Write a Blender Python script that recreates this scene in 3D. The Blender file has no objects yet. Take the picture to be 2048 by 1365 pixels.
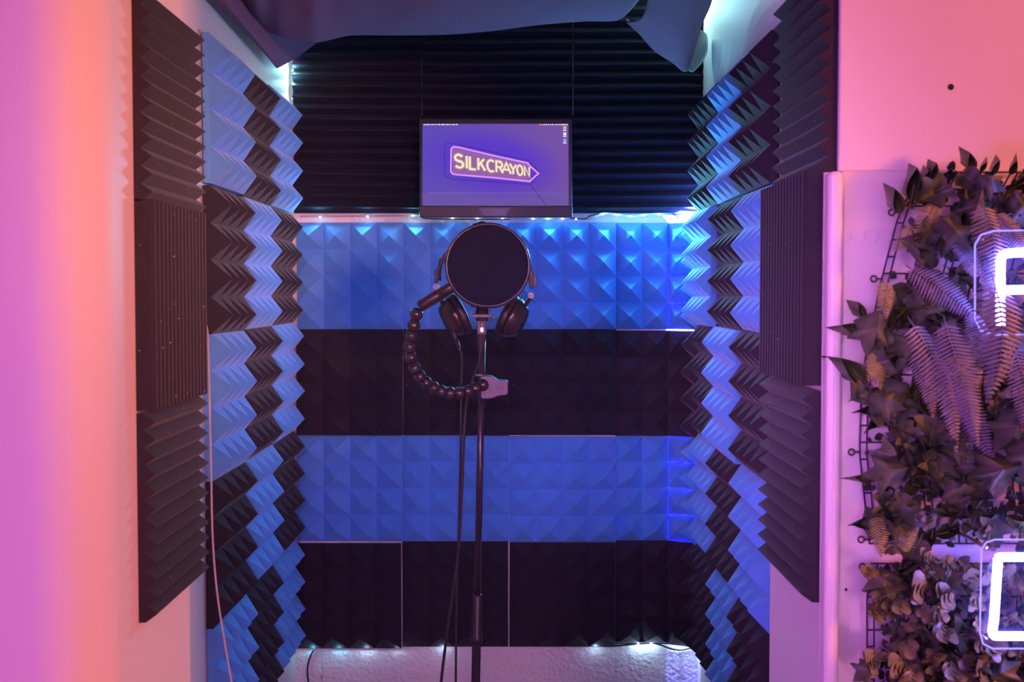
import bpy, bmesh, math, random
from mathutils import Vector, Matrix

# ------------------------------------------------------------------ camera, world, lights, exposure
S = bpy.context.scene
COL = S.collection
F_PX = 2400.0                      # focal length in pixels of the 2048 px wide frame
PITCH = math.radians(2.2)
CAM = Vector((0.0, 0.0, 1.5))
cam_data = bpy.data.cameras.new('camera')
cam_data.sensor_width = 36.0
cam_data.lens = F_PX / 2048.0 * 36.0
cam_data.clip_start = 0.05
cam_data.dof.use_dof = True
cam_data.dof.focus_distance = 2.75
cam_data.dof.aperture_fstop = 9.0
cam = bpy.data.objects.new('camera', cam_data)
cam.location = CAM
cam.rotation_euler = (math.pi / 2 - PITCH, 0, 0)
COL.objects.link(cam)
S.camera = cam

S.view_settings.view_transform = 'Standard'
S.view_settings.look = 'None'
S.view_settings.gamma = 1.0
S.view_settings.use_curve_mapping = False
S.view_settings.exposure = 0.0

world = bpy.data.worlds.new('world')
S.world = world
world.use_nodes = True
bg = world.node_tree.nodes['Background']
bg.inputs['Color'].default_value = (0.40, 0.12, 0.32, 1)
bg.inputs['Strength'].default_value = 0.25


def area(name, loc, target, size, power, color, size_y=None):
    d = bpy.data.lights.new(name, 'AREA')
    d.energy = power
    d.color = color
    d.size = size
    if size_y:
        d.shape = 'RECTANGLE'
        d.size_y = size_y
    o = bpy.data.objects.new(name, d)
    o.location = loc
    o.rotation_euler = (Vector(target) - Vector(loc)).to_track_quat('-Z', 'Y').to_euler()
    COL.objects.link(o)
    return o


area('warm_room_lamp', (4.1, -0.65, 2.15), (-0.5, 1.9, 1.5), 0.5, 168, (1.0, 0.23, 0.07))
area('magenta_room_lamp', (-2.95, -0.7, 0.95), (0.2, 1.8, 1.1), 0.6, 64, (0.50, 0.07, 0.95))
for nm, lx, tx, tz, w, c, sp_ in (('centre_softbox', 0.0, 0.0, 1.2, 1.2, (0.60, 0.32, 1.0), 24), ('right_softbox', 1.2, -0.63, 1.66, 2.2, (1.0, 0.33, 0.27), 16), ('left_softbox', -1.2, 0.54, 1.3, 2.3, (0.62, 0.20, 0.66), 16)):
    sb = area(nm, (lx, -1.9, 1.75), (tx, 3.1 if nm[0] == 'r' else 2.85, tz), 0.4, w, c)
    sb.data.spread = math.radians(sp_)  # narrow fill beams, added behind the camera to brighten the alcove
sb = area('added_low_pink_fill', (0.9, -1.6, 0.55), (-0.05, 2.2, 0.66), 0.4, 1.9, (1.0, 0.34, 0.66))
sb.data.spread = math.radians(38)  # added fill for the lower half, no real lamp there


# ------------------------------------------------------------------ helpers
def P(px, py, D):
    """World point that the photograph shows at (px, py) when it lies at depth D (world y)."""
    dx = (px - 1024.0) / F_PX
    dy = -(py - 682.5) / F_PX
    c, s = math.cos(PITCH), math.sin(PITCH)
    t = D / (c + dy * s)
    return Vector((dx * t, D, CAM.z + (-s + dy * c) * t))


class MB:
    def __init__(self):
        self.v, self.f = [], []

    def quadgrid(self, rows, close_u=False):
        n0 = len(self.v)
        nr, nc = len(rows), len(rows[0])
        for r in rows:
            self.v += [tuple(p) for p in r]
        for i in range(nr - 1):
            for j in range(nc if close_u else nc - 1):
                k = (j + 1) % nc
                self.f.append((n0 + i * nc + j, n0 + i * nc + k, n0 + (i + 1) * nc + k, n0 + (i + 1) * nc + j))
        return n0

    def box(self, lo, hi):
        n = len(self.v)
        x0, y0, z0 = lo
        x1, y1, z1 = hi
        self.v += [(x0, y0, z0), (x1, y0, z0), (x1, y1, z0), (x0, y1, z0), (x0, y0, z1), (x1, y0, z1), (x1, y1, z1), (x0, y1, z1)]
        self.f += [(n, n + 3, n + 2, n + 1), (n + 4, n + 5, n + 6, n + 7), (n, n + 1, n + 5, n + 4),
                   (n + 1, n + 2, n + 6, n + 5), (n + 2, n + 3, n + 7, n + 6), (n + 3, n, n + 4, n + 7)]

    def tube(self, pts, r, n=8, cap=True):
        pts = [Vector(p) for p in pts]
        rs = r if isinstance(r, (list, tuple)) else [r] * len(pts)
        rows = []
        prev = None
        for i, p in enumerate(pts):
            t = (pts[min(i + 1, len(pts) - 1)] - pts[max(i - 1, 0)]).normalized()
            if prev is None:
                a = Vector((0, 1, 0)) if abs(t.y) < 0.9 else Vector((1, 0, 0))
                u = t.cross(a).normalized()
            else:
                u = (prev - t * prev.dot(t)).normalized()
            prev = u
            w = t.cross(u)
            rows.append([p + (u * math.cos(2 * math.pi * k / n) + w * math.sin(2 * math.pi * k / n)) * rs[i] for k in range(n)])
        n0 = self.quadgrid(rows, True)
        if cap:
            self.f.append(tuple(n0 + k for k in range(n))[::-1])
            m = n0 + (len(rows) - 1) * n
            self.f.append(tuple(m + k for k in range(n)))

    def lathe(self, prof, origin, axis, n=24, squash=None):
        """prof: list of (distance along axis, radius). squash: (dir, factor) scales radii along dir."""
        a = Vector(axis).normalized()
        h = Vector((0, 0, 1)) if abs(a.z) < 0.9 else Vector((1, 0, 0))
        if squash:
            h = Vector(squash[0])
        u = (h - a * h.dot(a)).normalized()
        w = a.cross(u)
        k1 = squash[1] if squash else 1.0
        o = Vector(origin)
        rows = [[o + a * d + (u * k1 * math.cos(2 * math.pi * k / n) + w * math.sin(2 * math.pi * k / n)) * max(r, 1e-5)
                 for k in range(n)] for d, r in prof]
        self.quadgrid(rows, True)

    def torus(self, c, axis, R, r, n=48, m=10):
        a = Vector(axis).normalized()
        h = Vector((0, 0, 1)) if abs(a.z) < 0.9 else Vector((1, 0, 0))
        u = (h - a * h.dot(a)).normalized()
        w = a.cross(u)
        rows = []
        for i in range(n + 1):
            t = 2 * math.pi * i / n
            d = u * math.cos(t) + w * math.sin(t)
            rows.append([Vector(c) + d * (R + r * math.cos(2 * math.pi * k / m)) + a * r * math.sin(2 * math.pi * k / m) for k in range(m)])
        self.quadgrid(rows, True)

    def prism(self, poly, off):
        """poly: list of 3-D points (planar outline); off: extrusion vector."""
        n = len(self.v)
        k = len(poly)
        off = Vector(off)
        self.v += [tuple(p) for p in poly] + [tuple(Vector(p) + off) for p in poly]
        self.f.append(tuple(range(n, n + k)))
        self.f.append(tuple(range(n + 2 * k - 1, n + k - 1, -1)))
        for i in range(k):
            j = (i + 1) % k
            self.f.append((n + i, n + k + i, n + k + j, n + j))

    def mesh(self, name, smooth=False, fix=True):
        me = bpy.data.meshes.new(name)
        me.from_pydata(self.v, [], self.f)
        if fix:
            bm = bmesh.new()
            bm.from_mesh(me)
            bmesh.ops.recalc_face_normals(bm, faces=bm.faces)
            bm.to_mesh(me)
            bm.free()
        if smooth:
            me.polygons.foreach_set('use_smooth', [True] * len(me.polygons))
        me.update()
        return me

    def build(self, name, mat, parent=None, smooth=False, bevel=0, fix=True):
        return link(name, self.mesh(name, smooth, fix), mat, parent, bevel)


def link(name, me, mat, parent=None, bevel=0):
    o = bpy.data.objects.new(name, me)
    COL.objects.link(o)
    if mat and not me.materials:
        me.materials.append(mat)
    if parent:
        o.parent = parent
        o.matrix_parent_inverse = Matrix.Translation(-parent.location)
    if bevel:
        m = o.modifiers.new('bevel', 'BEVEL')
        m.width = bevel
        m.segments = 3
        m.limit_method = 'ANGLE'
        m.angle_limit = math.radians(40)
    return o


def tag(o, label=None, cat=None, group=None, kind=None):
    if label:
        o['label'] = label
    if cat:
        o['category'] = cat
    if group:
        o['group'] = group
    if kind:
        o['kind'] = kind
    return o


def thing(name, loc, label, cat, group=None):
    o = bpy.data.objects.new(name, None)
    o.empty_display_size = 0.05
    o.location = loc
    COL.objects.link(o)
    return tag(o, label, cat, group)


def smooth_path(pts, n=8):
    """Catmull-Rom through pts."""
    pts = [Vector(p) for p in pts]
    out = []
    for i in range(len(pts) - 1):
        p0, p1, p2, p3 = pts[max(i - 1, 0)], pts[i], pts[i + 1], pts[min(i + 2, len(pts) - 1)]
        for k in range(n):
            t = k / n
            out.append(0.5 * ((2 * p1) + (p2 - p0) * t + (2 * p0 - 5 * p1 + 4 * p2 - p3) * t * t + (3 * p1 - p0 - 3 * p2 + p3) * t ** 3))
    out.append(pts[-1])
    return out


# ------------------------------------------------------------------ materials
def mat_base(name):
    m = bpy.data.materials.new(name)
    m.use_nodes = True
    return m, m.node_tree, m.node_tree.nodes['Principled BSDF']


def simple(name, color, rough=0.5, metal=0.0, bump=0.0, scale=200.0, spec=0.5, var=0.0, vscale=8.0, coat=0.0):
    m, nt, b = mat_base(name)
    b.inputs['Base Color'].default_value = (*color, 1)
    b.inputs['Roughness'].default_value = rough
    b.inputs['Metallic'].default_value = metal
    b.inputs['Specular IOR Level'].default_value = spec
    b.inputs['Coat Weight'].default_value = coat
    tc = nt.nodes.new('ShaderNodeTexCoord')
    if bump:
        n = nt.nodes.new('ShaderNodeTexNoise')
        n.inputs['Scale'].default_value = scale
        n.inputs['Detail'].default_value = 3
        bp = nt.nodes.new('ShaderNodeBump')
        bp.inputs['Strength'].default_value = bump
        bp.inputs['Distance'].default_value = 0.002
        nt.links.new(tc.outputs['Object'], n.inputs['Vector'])
        nt.links.new(n.outputs['Fac'], bp.inputs['Height'])
        nt.links.new(bp.outputs['Normal'], b.inputs['Normal'])
    if var:
        n2 = nt.nodes.new('ShaderNodeTexNoise')
        n2.inputs['Scale'].default_value = vscale
        n2.inputs['Detail'].default_value = 4
        mp = nt.nodes.new('ShaderNodeMapRange')
        mp.inputs['To Min'].default_value = 1 - var
        mp.inputs['To Max'].default_value = 1 + var
        mx = nt.nodes.new('ShaderNodeMix')
        mx.data_type = 'RGBA'
        mx.blend_type = 'MULTIPLY'
        mx.inputs['Factor'].default_value = 1
        mx.inputs[6].default_value = (*color, 1)
        nt.links.new(tc.outputs['Object'], n2.inputs['Vector'])
        nt.links.new(n2.outputs['Fac'], mp.inputs['Value'])
        nt.links.new(mp.outputs['Result'], mx.inputs[7])
        nt.links.new(mx.outputs[2], b.inputs['Base Color'])
    return m


def foam(name, color, speck=0.0, sss=0.0, sheen=0.0):
    m = simple(name, color, 0.95, bump=0.35, scale=420, spec=0.1, var=0.10, vscale=25)
    nt = m.node_tree
    b = nt.nodes['Principled BSDF']
    b.inputs['Sheen Weight'].default_value = sheen
    b.inputs['Sheen Roughness'].default_value = 0.4
    if speck:
        src = b.inputs['Base Color'].links[0].from_socket
        tc = nt.nodes.new('ShaderNodeTexCoord')
        vo = nt.nodes.new('ShaderNodeTexVoronoi')
        vo.inputs['Scale'].default_value = 95
        lt = nt.nodes.new('ShaderNodeMath')
        lt.operation = 'LESS_THAN'
        lt.inputs[1].default_value = 0.10
        sep = nt.nodes.new('ShaderNodeSeparateColor')
        gt = nt.nodes.new('ShaderNodeMath')
        gt.operation = 'LESS_THAN'
        gt.inputs[1].default_value = speck
        mul = nt.nodes.new('ShaderNodeMath')
        mul.operation = 'MULTIPLY'
        mx = nt.nodes.new('ShaderNodeMix')
        mx.data_type = 'RGBA'
        mx.inputs[7].default_value = (0.55, 0.5, 0.5, 1)
        nt.links.new(tc.outputs['Object'], vo.inputs['Vector'])
        nt.links.new(vo.outputs['Distance'], lt.inputs[0])
        nt.links.new(vo.outputs['Color'], sep.inputs[0])
        nt.links.new(sep.outputs[0], gt.inputs[0])
        nt.links.new(lt.outputs[0], mul.inputs[0])
        nt.links.new(gt.outputs[0], mul.inputs[1])
        nt.links.new(mul.outputs[0], mx.inputs['Factor'])
        nt.links.new(src, mx.inputs[6])
        nt.links.new(mx.outputs[2], b.inputs['Base Color'])
    if sss:
        b.inputs['Subsurface Weight'].default_value = sss
        b.inputs['Subsurface Radius'].default_value = (0.15, 0.35, 1.0)
        b.inputs['Subsurface Scale'].default_value = 0.005
    return m


def emit(name, color, strength):
    m = bpy.data.materials.new(name)
    m.use_nodes = True
    nt = m.node_tree
    nt.nodes.clear()
    e = nt.nodes.new('ShaderNodeEmission')
    e.inputs['Color'].default_value = (*color, 1)
    e.inputs['Strength'].default_value = strength
    o = nt.nodes.new('ShaderNodeOutputMaterial')
    nt.links.new(e.outputs[0], o.inputs[0])
    return m


M_PAINT = simple('white_wall_paint', (0.78, 0.76, 0.74), 0.55, bump=0.03, scale=60, var=0.03, vscale=3)
M_PAINT_R = simple('painted_panel', (0.78, 0.76, 0.74), 0.5, bump=0.12, scale=35, var=0.03, vscale=5)
M_CASING = simple('casing_paint', (0.80, 0.78, 0.76), 0.4, bump=0.03, scale=40)
M_ANAG = simple('textured_wallpaper', (0.78, 0.77, 0.76), 0.42, bump=1.0, scale=85)
M_ANAG.node_tree.nodes['Bump'].inputs['Distance'].default_value = 0.006
M_BLACK = foam('charcoal_foam', (0.040, 0.036, 0.046), speck=0.05, sheen=0.12)
M_DUSTY = foam('dusty_charcoal_foam', (0.040, 0.036, 0.046), speck=0.35, sheen=0.14)
M_DEEP = foam('black_wedge_foam', (0.022, 0.024, 0.042), sheen=0.08)
BLUE = (0.125, 0.40, 0.86)
M_BLUE = foam('blue_foam', BLUE, sheen=0.25)
M_BLUE_S = foam('blue_foam_backlit', BLUE, sss=1.0)
M_CLOTH = simple('slate_cloth', (0.25, 0.12, 0.20), 0.95, bump=0.6, scale=500, spec=0.1, var=0.12, vscale=60)
M_LINING = simple('pale_lining', (0.35, 0.38, 0.40), 0.6, bump=0.2, scale=120)
M_PLASTIC = simple('black_plastic', (0.018, 0.016, 0.018), 0.38, var=0.1)
M_SATIN = simple('satin_black', (0.024, 0.021, 0.027), 0.27, metal=0.0)
M_RUBBER = simple('matte_black_rubber', (0.020, 0.018, 0.021), 0.7)
M_LEATHER = simple('black_leatherette', (0.020, 0.018, 0.022), 0.45, bump=0.5, scale=90)
M_STEEL = simple('brushed_nickel', (0.62, 0.55, 0.52), 0.32, metal=1.0)
M_PALE = simple('pale_pink_plastic', (0.72, 0.62, 0.64), 0.4)
M_CLAMP = simple('glossy_grey_plastic', (0.050, 0.038, 0.056), 0.38, coat=0.3)
M_WHITE_CABLE = simple('white_cable', (0.50, 0.42, 0.44), 0.45)
M_TAPE = simple('led_tape', (0.55, 0.55, 0.55), 0.5)
M_HOLE = simple('drill_hole', (0.03, 0.02, 0.02), 0.9)
M_FLOOR = simple('floor_boards', (0.20, 0.15, 0.12), 0.5, var=0.15, vscale=4)
M_GRID = simple('dark_green_plastic', (0.020, 0.022, 0.022), 0.45)
M_ACRYLIC, _nt, _b = mat_base('clear_acrylic')
_b.inputs['Base Color'].default_value = (0.02, 0.02, 0.05, 1)
_b.inputs['Roughness'].default_value = 0.05
_tr = _nt.nodes.new('ShaderNodeBsdfTransparent')
_mx = _nt.nodes.new('ShaderNodeMixShader')
_mx.inputs['Fac'].default_value = 0.10
_nt.links.new(_tr.outputs[0], _mx.inputs[1])
_nt.links.new(_b.outputs[0], _mx.inputs[2])
_nt.links.new(_mx.outputs[0], _nt.nodes['Material Output'].inputs['Surface'])
M_NEON = emit('neon_tube', (0.22, 0.16, 1.0), 50.0)
M_EDGE_GLOW = emit('acrylic_edge_glow', (0.22, 0.16, 1.0), 3.0)  # neon light caught in the acrylic rim, put in as emission

# mesh fabric of the pop filter: woven, slightly see-through
M_MESH, _nt, _b = mat_base('pop_filter_mesh')
_b.inputs['Base Color'].default_value = (0.010, 0.013, 0.026, 1)
_b.inputs['Roughness'].default_value = 0.9
_b.inputs['Specular IOR Level'].default_value = 0.1
_b.inputs['Alpha'].default_value = 0.93


def leaf_mat(name, c1, c2, rough=0.38, trans=0.25):
    m, nt, b = mat_base(name)
    tc = nt.nodes.new('ShaderNodeTexCoord')
    n = nt.nodes.new('ShaderNodeTexNoise')
    n.inputs['Scale'].default_value = 45
    cr = nt.nodes.new('ShaderNodeValToRGB')
    cr.color_ramp.elements[0].color = (*c1, 1)
    cr.color_ramp.elements[0].position = 0.35
    cr.color_ramp.elements[1].color = (*c2, 1)
    cr.color_ramp.elements[1].position = 0.7
    nt.links.new(tc.outputs['Object'], n.inputs['Vector'])
    nt.links.new(n.outputs['Fac'], cr.inputs['Fac'])
    nt.links.new(cr.outputs['Color'], b.inputs['Base Color'])
    b.inputs['Roughness'].default_value = rough
    return m


M_IVY = leaf_mat('ivy_leaf', (0.05, 0.085, 0.05), (0.16, 0.18, 0.10))
M_LANCE = leaf_mat('lance_leaf', (0.05, 0.10, 0.03), (0.17, 0.20, 0.06), 0.30)
M_FERN = leaf_mat('fern_green', (0.135, 0.155, 0.176), (0.230, 0.236, 0.270), 0.42)
M_FERN_Y = leaf_mat('fern_yellow_green', (0.216, 0.243, 0.054), (0.351, 0.351, 0.108), 0.42)
M_SPRIG = leaf_mat('box_leaf', (0.06, 0.09, 0.04), (0.22, 0.21, 0.10), 0.36)
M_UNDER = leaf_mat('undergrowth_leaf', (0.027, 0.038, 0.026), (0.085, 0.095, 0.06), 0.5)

# ------------------------------------------------------------------ the setting
XL, XR = -0.634, 0.541            # inner alcove walls
JL = -0.541                       # left jamb face
JR_U, JR_L = 0.460, 0.441         # right jamb face, upper / lower panelled part
Y_BACK = 3.455
Y_JB = 2.07                       # rear end of the jambs
Z_TOP = 2.50
Z_LEDGE = P(1672, 343, 1.70).z


def struct(name, mb, mat, bevel=0):
    o = mb.build(name, mat, None, bevel=bevel)
    o['kind'] = 'structure'
    return o


m = MB(); m.box((-4.2, -4.2, -0.05), (4.2, 3.7, 0.0)); struct('floor', m, M_FLOOR)
m = MB(); m.box((-4.2, -4.2, Z_TOP), (4.2, 3.7, Z_TOP + 0.05)); struct('ceiling', m, M_PAINT)
m = MB(); m.box((-3.2, 1.557, 0.0), (JL, Y_JB, Z_TOP)); o = struct('wall_front_left', m, M_PAINT, 0.085); o.modifiers['bevel'].segments = 10; o.data.polygons.foreach_set('use_smooth', [True] * len(o.data.polygons)); o.modifiers['bevel'].harden_normals = True
m = MB(); m.box((JR_U, 1.70, Z_LEDGE), (3.2, 2.035, Z_TOP)); struct('wall_front_right_upper', m, M_PAINT, 0.003)
m = MB(); m.box((JR_L + 0.021, 1.690, 0.0), (3.2, 2.035, Z_LEDGE - 0.0005)); m.box((JR_L, 1.705, 0.0), (JR_L + 0.0211, 2.035, Z_LEDGE - 0.0005))
struct('wall_front_right_lower', m, M_PAINT_R, 0.002)
m = MB(); m.box((JR_L - 0.001, 1.672, 0.0), (JR_L + 0.0205, 1.7045, Z_LEDGE - 0.002)); struct('trim_1', m, M_CASING, 0.008)
m = MB()
# embossed border band on the lower right panel
zb0, zb1 = P(1700, 489, 1.69).z, P(1700, 456, 1.69).z
m.box((JR_L + 0.024, 1.6880, zb0), (3.0, 1.6902, zb0 + 0.0022))
m.box((JR_L + 0.024, 1.6880, zb1 - 0.0022), (3.0, 1.6902, zb1))
k = 0
xx = JR_L + 0.03
while xx < 1.2:
    z0, z1 = zb0 + 0.003, zb1 - 0.003
    pts = [Vector((xx + 0.012 * t + 0.004 * math.sin(t * 6.28), 1.6895, z0 + (z1 - z0) * t)) for t in [i / 6 for i in range(7)]]
    m.tube(pts, 0.0012, 5)
    xx += 0.019
struct('trim_2', m, M_PAINT_R)
m = MB(); m.box((XL - 0.25, Y_JB - 0.01, 0.0), (XL, 3.6, Z_TOP)); struct('wall_left', m, M_PAINT)
m = MB(); m.box((XR, 2.025, 0.0), (XR + 0.25, 3.6, Z_TOP)); struct('wall_right', m, M_PAINT)
m = MB(); m.box((XL - 0.1, Y_BACK, 0.0), (XR + 0.1, Y_BACK + 0.15, Z_TOP)); struct('wall_back', m, M_ANAG)
# wallpaper seams at the foot of the back wall
m = MB()
for px in (671, 797, 1178):
    x = P(px, 1330, Y_BACK).x
    m.box((x - 0.0012, Y_BACK - 0.0012, 0.05), (x + 0.0012, Y_BACK + 0.001, 0.49))
struct('trim_3', m, M_ANAG)
# screw holes in the right wall
for px, py, D, r, lab in ((1902, 174, 1.70, 0.0035, 'small round drill hole in the salmon upper right wall'),
                          (1692, 1180, 1.69, 0.0017, 'tiny screw hole in the pink lower right wall')):
    m = MB(); c = P(px, py, D - 0.0004)
    m.lathe([(0, r * 1.25), (0.0004, r * 1.2), (0.0003, r), (0.0002, 0)], c, (0, -1, 0), 16)
    tag(m.build('drill_hole', M_HOLE, None, True), lab, 'hole')


# ------------------------------------------------------------------ foam tiles
CELL = 0.0764


def pyramid_mesh(name, nx=4, ny=4, cell=CELL, base=0.014, h=0.037, bend=None, seed=0):
    """Convoluted pyramid tile in local x (across), y (up), z (out of the wall)."""
    rnd = random.Random(seed)
    g = 0.0002
    v, f = [], []

    def warp(x, y, z):
        if bend:
            # bend = list of (x position, angle): polyline of the sheet in (x, z)
            cx, cz, ang, last = 0.0, 0.0, 0.0, 0.0
            for bx, ba in bend:
                if x > bx:
                    cx += math.cos(ang) * (bx - last)
                    cz += math.sin(ang) * (bx - last)
                    last = bx
                    ang += ba
            cx += math.cos(ang) * (x - last)
            cz += math.sin(ang) * (x - last)
            return (cx - math.sin(ang) * z, y, cz + math.cos(ang) * z)
        return (x, y, z)

    W, H = nx * cell - g, ny * cell - g
    idx = {}
    for j in range(ny + 1):
        for i in range(nx + 1):
            x, y = min(i * cell + g, W), min(j * cell + g, H)
            dx = 0.0006 * (rnd.random() - .5) if 0 < i < nx else 0
            idx[i, j] = len(v); v.append(warp(x + dx, y, base))
    bot = {}
    for j in (0, ny):
        for i in range(nx + 1):
            bot[i, j] = len(v); v.append(warp(min(i * cell + g, W), min(j * cell + g, H), 0))
    for j in range(1, ny):
        for i in (0, nx):
            bot[i, j] = len(v); v.append(warp(min(i * cell + g, W), min(j * cell + g, H), 0))
    for j in range(ny):
        for i in range(nx):
            a, b, c, d = idx[i, j], idx[i + 1, j], idx[i + 1, j + 1], idx[i, j + 1]
            k = len(v)
            x, y = (i + .5) * cell, (j + .5) * cell
            e = 0.0016
            hh = base + h * (1 + 0.03 * (rnd.random() - .5))
            ox, oy = 0.002 * (rnd.random() - .5), 0.002 * (rnd.random() - .5)
            # slightly blunted tip and facets that sag a little between valley and tip
            for sx, sy in ((-1, -1), (1, -1), (1, 1), (-1, 1)):
                v.append(warp(x + ox + sx * e, y + oy + sy * e, hh - 0.0012))
            v.append(warp(x + ox, y + oy, hh))
            q = [a, b, c, d]
            for s in range(4):
                s2 = (s + 1) % 4
                f.append((q[s], q[s2], k + s2, k + s))
                f.append((k + s, k + s2, k + 4))
    for i in range(nx):
        f.append((bot[i, 0], bot[i + 1, 0], idx[i + 1, 0], idx[i, 0]))
        f.append((bot[i + 1, ny], bot[i, ny], idx[i, ny], idx[i + 1, ny]))
    for j in range(ny):
        f.append((bot[0, j + 1], bot[0, j], idx[0, j], idx[0, j + 1]))
        f.append((bot[nx, j], bot[nx, j + 1], idx[nx, j + 1], idx[nx, j]))
    for i in range(nx):
        f.append((bot[i, 0], bot[i, ny], bot[i + 1, ny], bot[i + 1, 0]))
    me = bpy.data.meshes.new(name)
    me.from_pydata(v, [], f)
    bm = bmesh.new(); bm.from_mesh(me)
    bmesh.ops.recalc_face_normals(bm, faces=bm.faces)
    bm.to_mesh(me); bm.free()
    return me


def wedge_mesh(name, L, H, n, base, h, wob=0.0, seed=1, vertical=False, blunt=0.06):
    """Wedge tile: n ridges running along local x, stacked along local y, standing out along z."""
    rnd = random.Random(seed)
    prof = []
    p = H / n
    for k in range(n):
        prof += [(k * p, base), ((k + .5 - blunt) * p, base + h), ((k + .5 + blunt) * p, base + h)]
    prof.append((H, base))
    prof += [(H, 0), (0, 0)]
    nseg = 8 if wob else 1
    mb = MB()
    rows = []
    for s in range(nseg + 1):
        x = L * s / nseg
        rows.append([((y, x, z) if vertical else (x, y + (wob * math.sin(x * 9 + y * 5 + seed) if 0 < y < H else 0), z)) for y, z in prof])
    n0 = mb.quadgrid(rows, True)
    c = len(prof)
    # end caps: one quad strip per ridge so that the caps stay planar and clean
    for r0, flip in ((n0, True), (n0 + nseg * c, False)):
        face = tuple(r0 + i for i in range(c))
        mb.f.append(face[::-1] if flip else face)
    return mb.mesh(name)


def frame(kind, loc):
    if kind == 'back':
        R = Matrix(((1, 0, 0), (0, 0, -1), (0, 1, 0))).to_4x4()
    elif kind == 'left':
        R = Matrix(((0, 0, 1), (1, 0, 0), (0, 1, 0))).to_4x4()
    else:
        R = Matrix(((0, 0, -1), (-1, 0, 0), (0, 1, 0))).to_4x4()
    return Matrix.Translation(loc) @ R


def place(name, me, mat, M, label, group, jit=0.0, seed=0):
    rnd = random.Random(seed)
    if jit:
        M = M @ Matrix.Rotation(math.radians(jit * (rnd.random() - .5)), 4, 'Z')
    o = bpy.data.objects.new(name, me)
    if not me.materials:
        me.materials.append(mat)
    elif me.materials[0] != mat:
        o.material_slots[0].link = 'OBJECT'
        o.material_slots[0].material = mat
    o.matrix_world = M
    COL.objects.link(o)
    return tag(o, label, 'foam tile', group)


ROW = ['top', 'second', 'third', 'fourth', 'fifth']
side_z = [1.727, 1.4205, 1.114, 0.8085, 0.503]
side_y = [2.460, 2.766, 3.072]
colname = ['front', 'middle', 'rear']
me_black = [pyramid_mesh('black_pyramid_tile', seed=s) for s in range(3)]
me_blue = [pyramid_mesh('blue_pyramid_tile', seed=s + 10) for s in range(3)]
for me in me_black: me.materials.append(M_BLACK)
for me in me_blue: me.materials.append(M_BLUE)

for side in ('left', 'right'):
    for r in range(5):
        for c in range(3):
            blue = (r + c) % 2 == (0 if side == 'left' else 1)
            z = side_z[r]
            seed = r * 7 + c * 3 + (50 if side == 'right' else 0)
            rn = random.Random(seed)
            out = 0.001 + 0.004 * rn.random()
            if side == 'right' and r == 1 and c == 2: out = 0.024
            if side == 'right' and r == 2 and c == 1: out = 0.016
            if side == 'right' and r == 0: out += 0.004
            dz = 0.004 * (rn.random() - .5)
            if side == 'left':
                M = frame('left', (XL + out, side_y[c], z + dz))
            else:
                M = frame('right', (XR - out, side_y[c] - 0.032 + 0.3045, z + dz))
            label = '%s pyramid foam tile, %s alcove wall, %s row down, %s column' % (
                'blue' if blue else 'black', side, ROW[r], colname[c])
            me = (me_blue if blue else me_black)[(r + c) % 3]
            place('pyramid_foam_tile', me, None, M, label, 'foam tiles on the %s alcove wall' % side, 1.2, seed)

# back wall: four rows of four, the right-hand column curls round the corner
BEND = [(0.1528, math.radians(27)), (0.2292, math.radians(58))]
me_bend = pyramid_mesh('blue_pyramid_tile_curled', base=0.0035, h=0.045, bend=BEND, seed=31)
me_bend_k = pyramid_mesh('black_pyramid_tile_curled', base=0.0035, h=0.045, bend=BEND, seed=32)
back_top = [446, 658.5, 871, 1083]
xs_px = [595, 807, 1019, 1231]
SHIFT = {(1, 0): (-1.6, 0), (3, 0): (-3, 3.5), (3, 1): (-1.4, 0), (2, 2): (0, 2), (1, 3): (0, 3), (3, 3): (0, -3), (1, 1): (0, 0)}   # tiles hung a little off
for r in range(4):
    blue = r % 2 == 0
    for c in range(4):
        rn = random.Random(200 + r * 4 + c)
        sx, sy = SHIFT.get((r, c), (0, 0))
        p = P(xs_px[c] + sx, back_top[r] + sy, Y_BACK)
        zz = p.z - 0.3055
        out = 0.001 + 0.0012 * rn.random()
        M = frame('back', (p.x, Y_BACK - out, zz))
        me = (me_bend if blue else me_bend_k) if c == 3 else (me_blue if blue else me_black)[(r + c) % 3]
        mt = (M_BLUE_S if blue else M_BLACK) if c == 3 else None
        label = '%s %sfoam tile, back wall, %s row under the monitor, %s column' % (
            'blue' if blue else 'black', 'curled ' if c == 3 else 'pyramid ', ['first', 'second', 'third', 'bottom'][r],
            ['leftmost', 'second', 'third', 'rightmost'][c])
        o = place('pyramid_foam_tile', me, mt or me.materials[0], M, label, 'foam tiles on the back wall', 0.25, 300 + r * 4 + c)

# black wedge foam over the back wall, above the light strip
PITCHW = 0.0308
zb = P(1024, 427, Y_BACK).z


def wedge_back(px0, px1, z0, nr, label, out, seed):
    x0, x1 = P(px0, 300, Y_BACK).x, P(px1, 300, Y_BACK).x
    me = wedge_mesh('wedge_foam_tile', x1 - x0, nr * PITCHW, nr, 0.018, 0.020, 0.0016, seed, blunt=0.03)
    me.materials.append(M_DEEP)
    place('wedge_foam_tile', me, M_DEEP, frame('back', (x0, Y_BACK - out, z0)), label, 'black wedge foam above the light strip')


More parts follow.
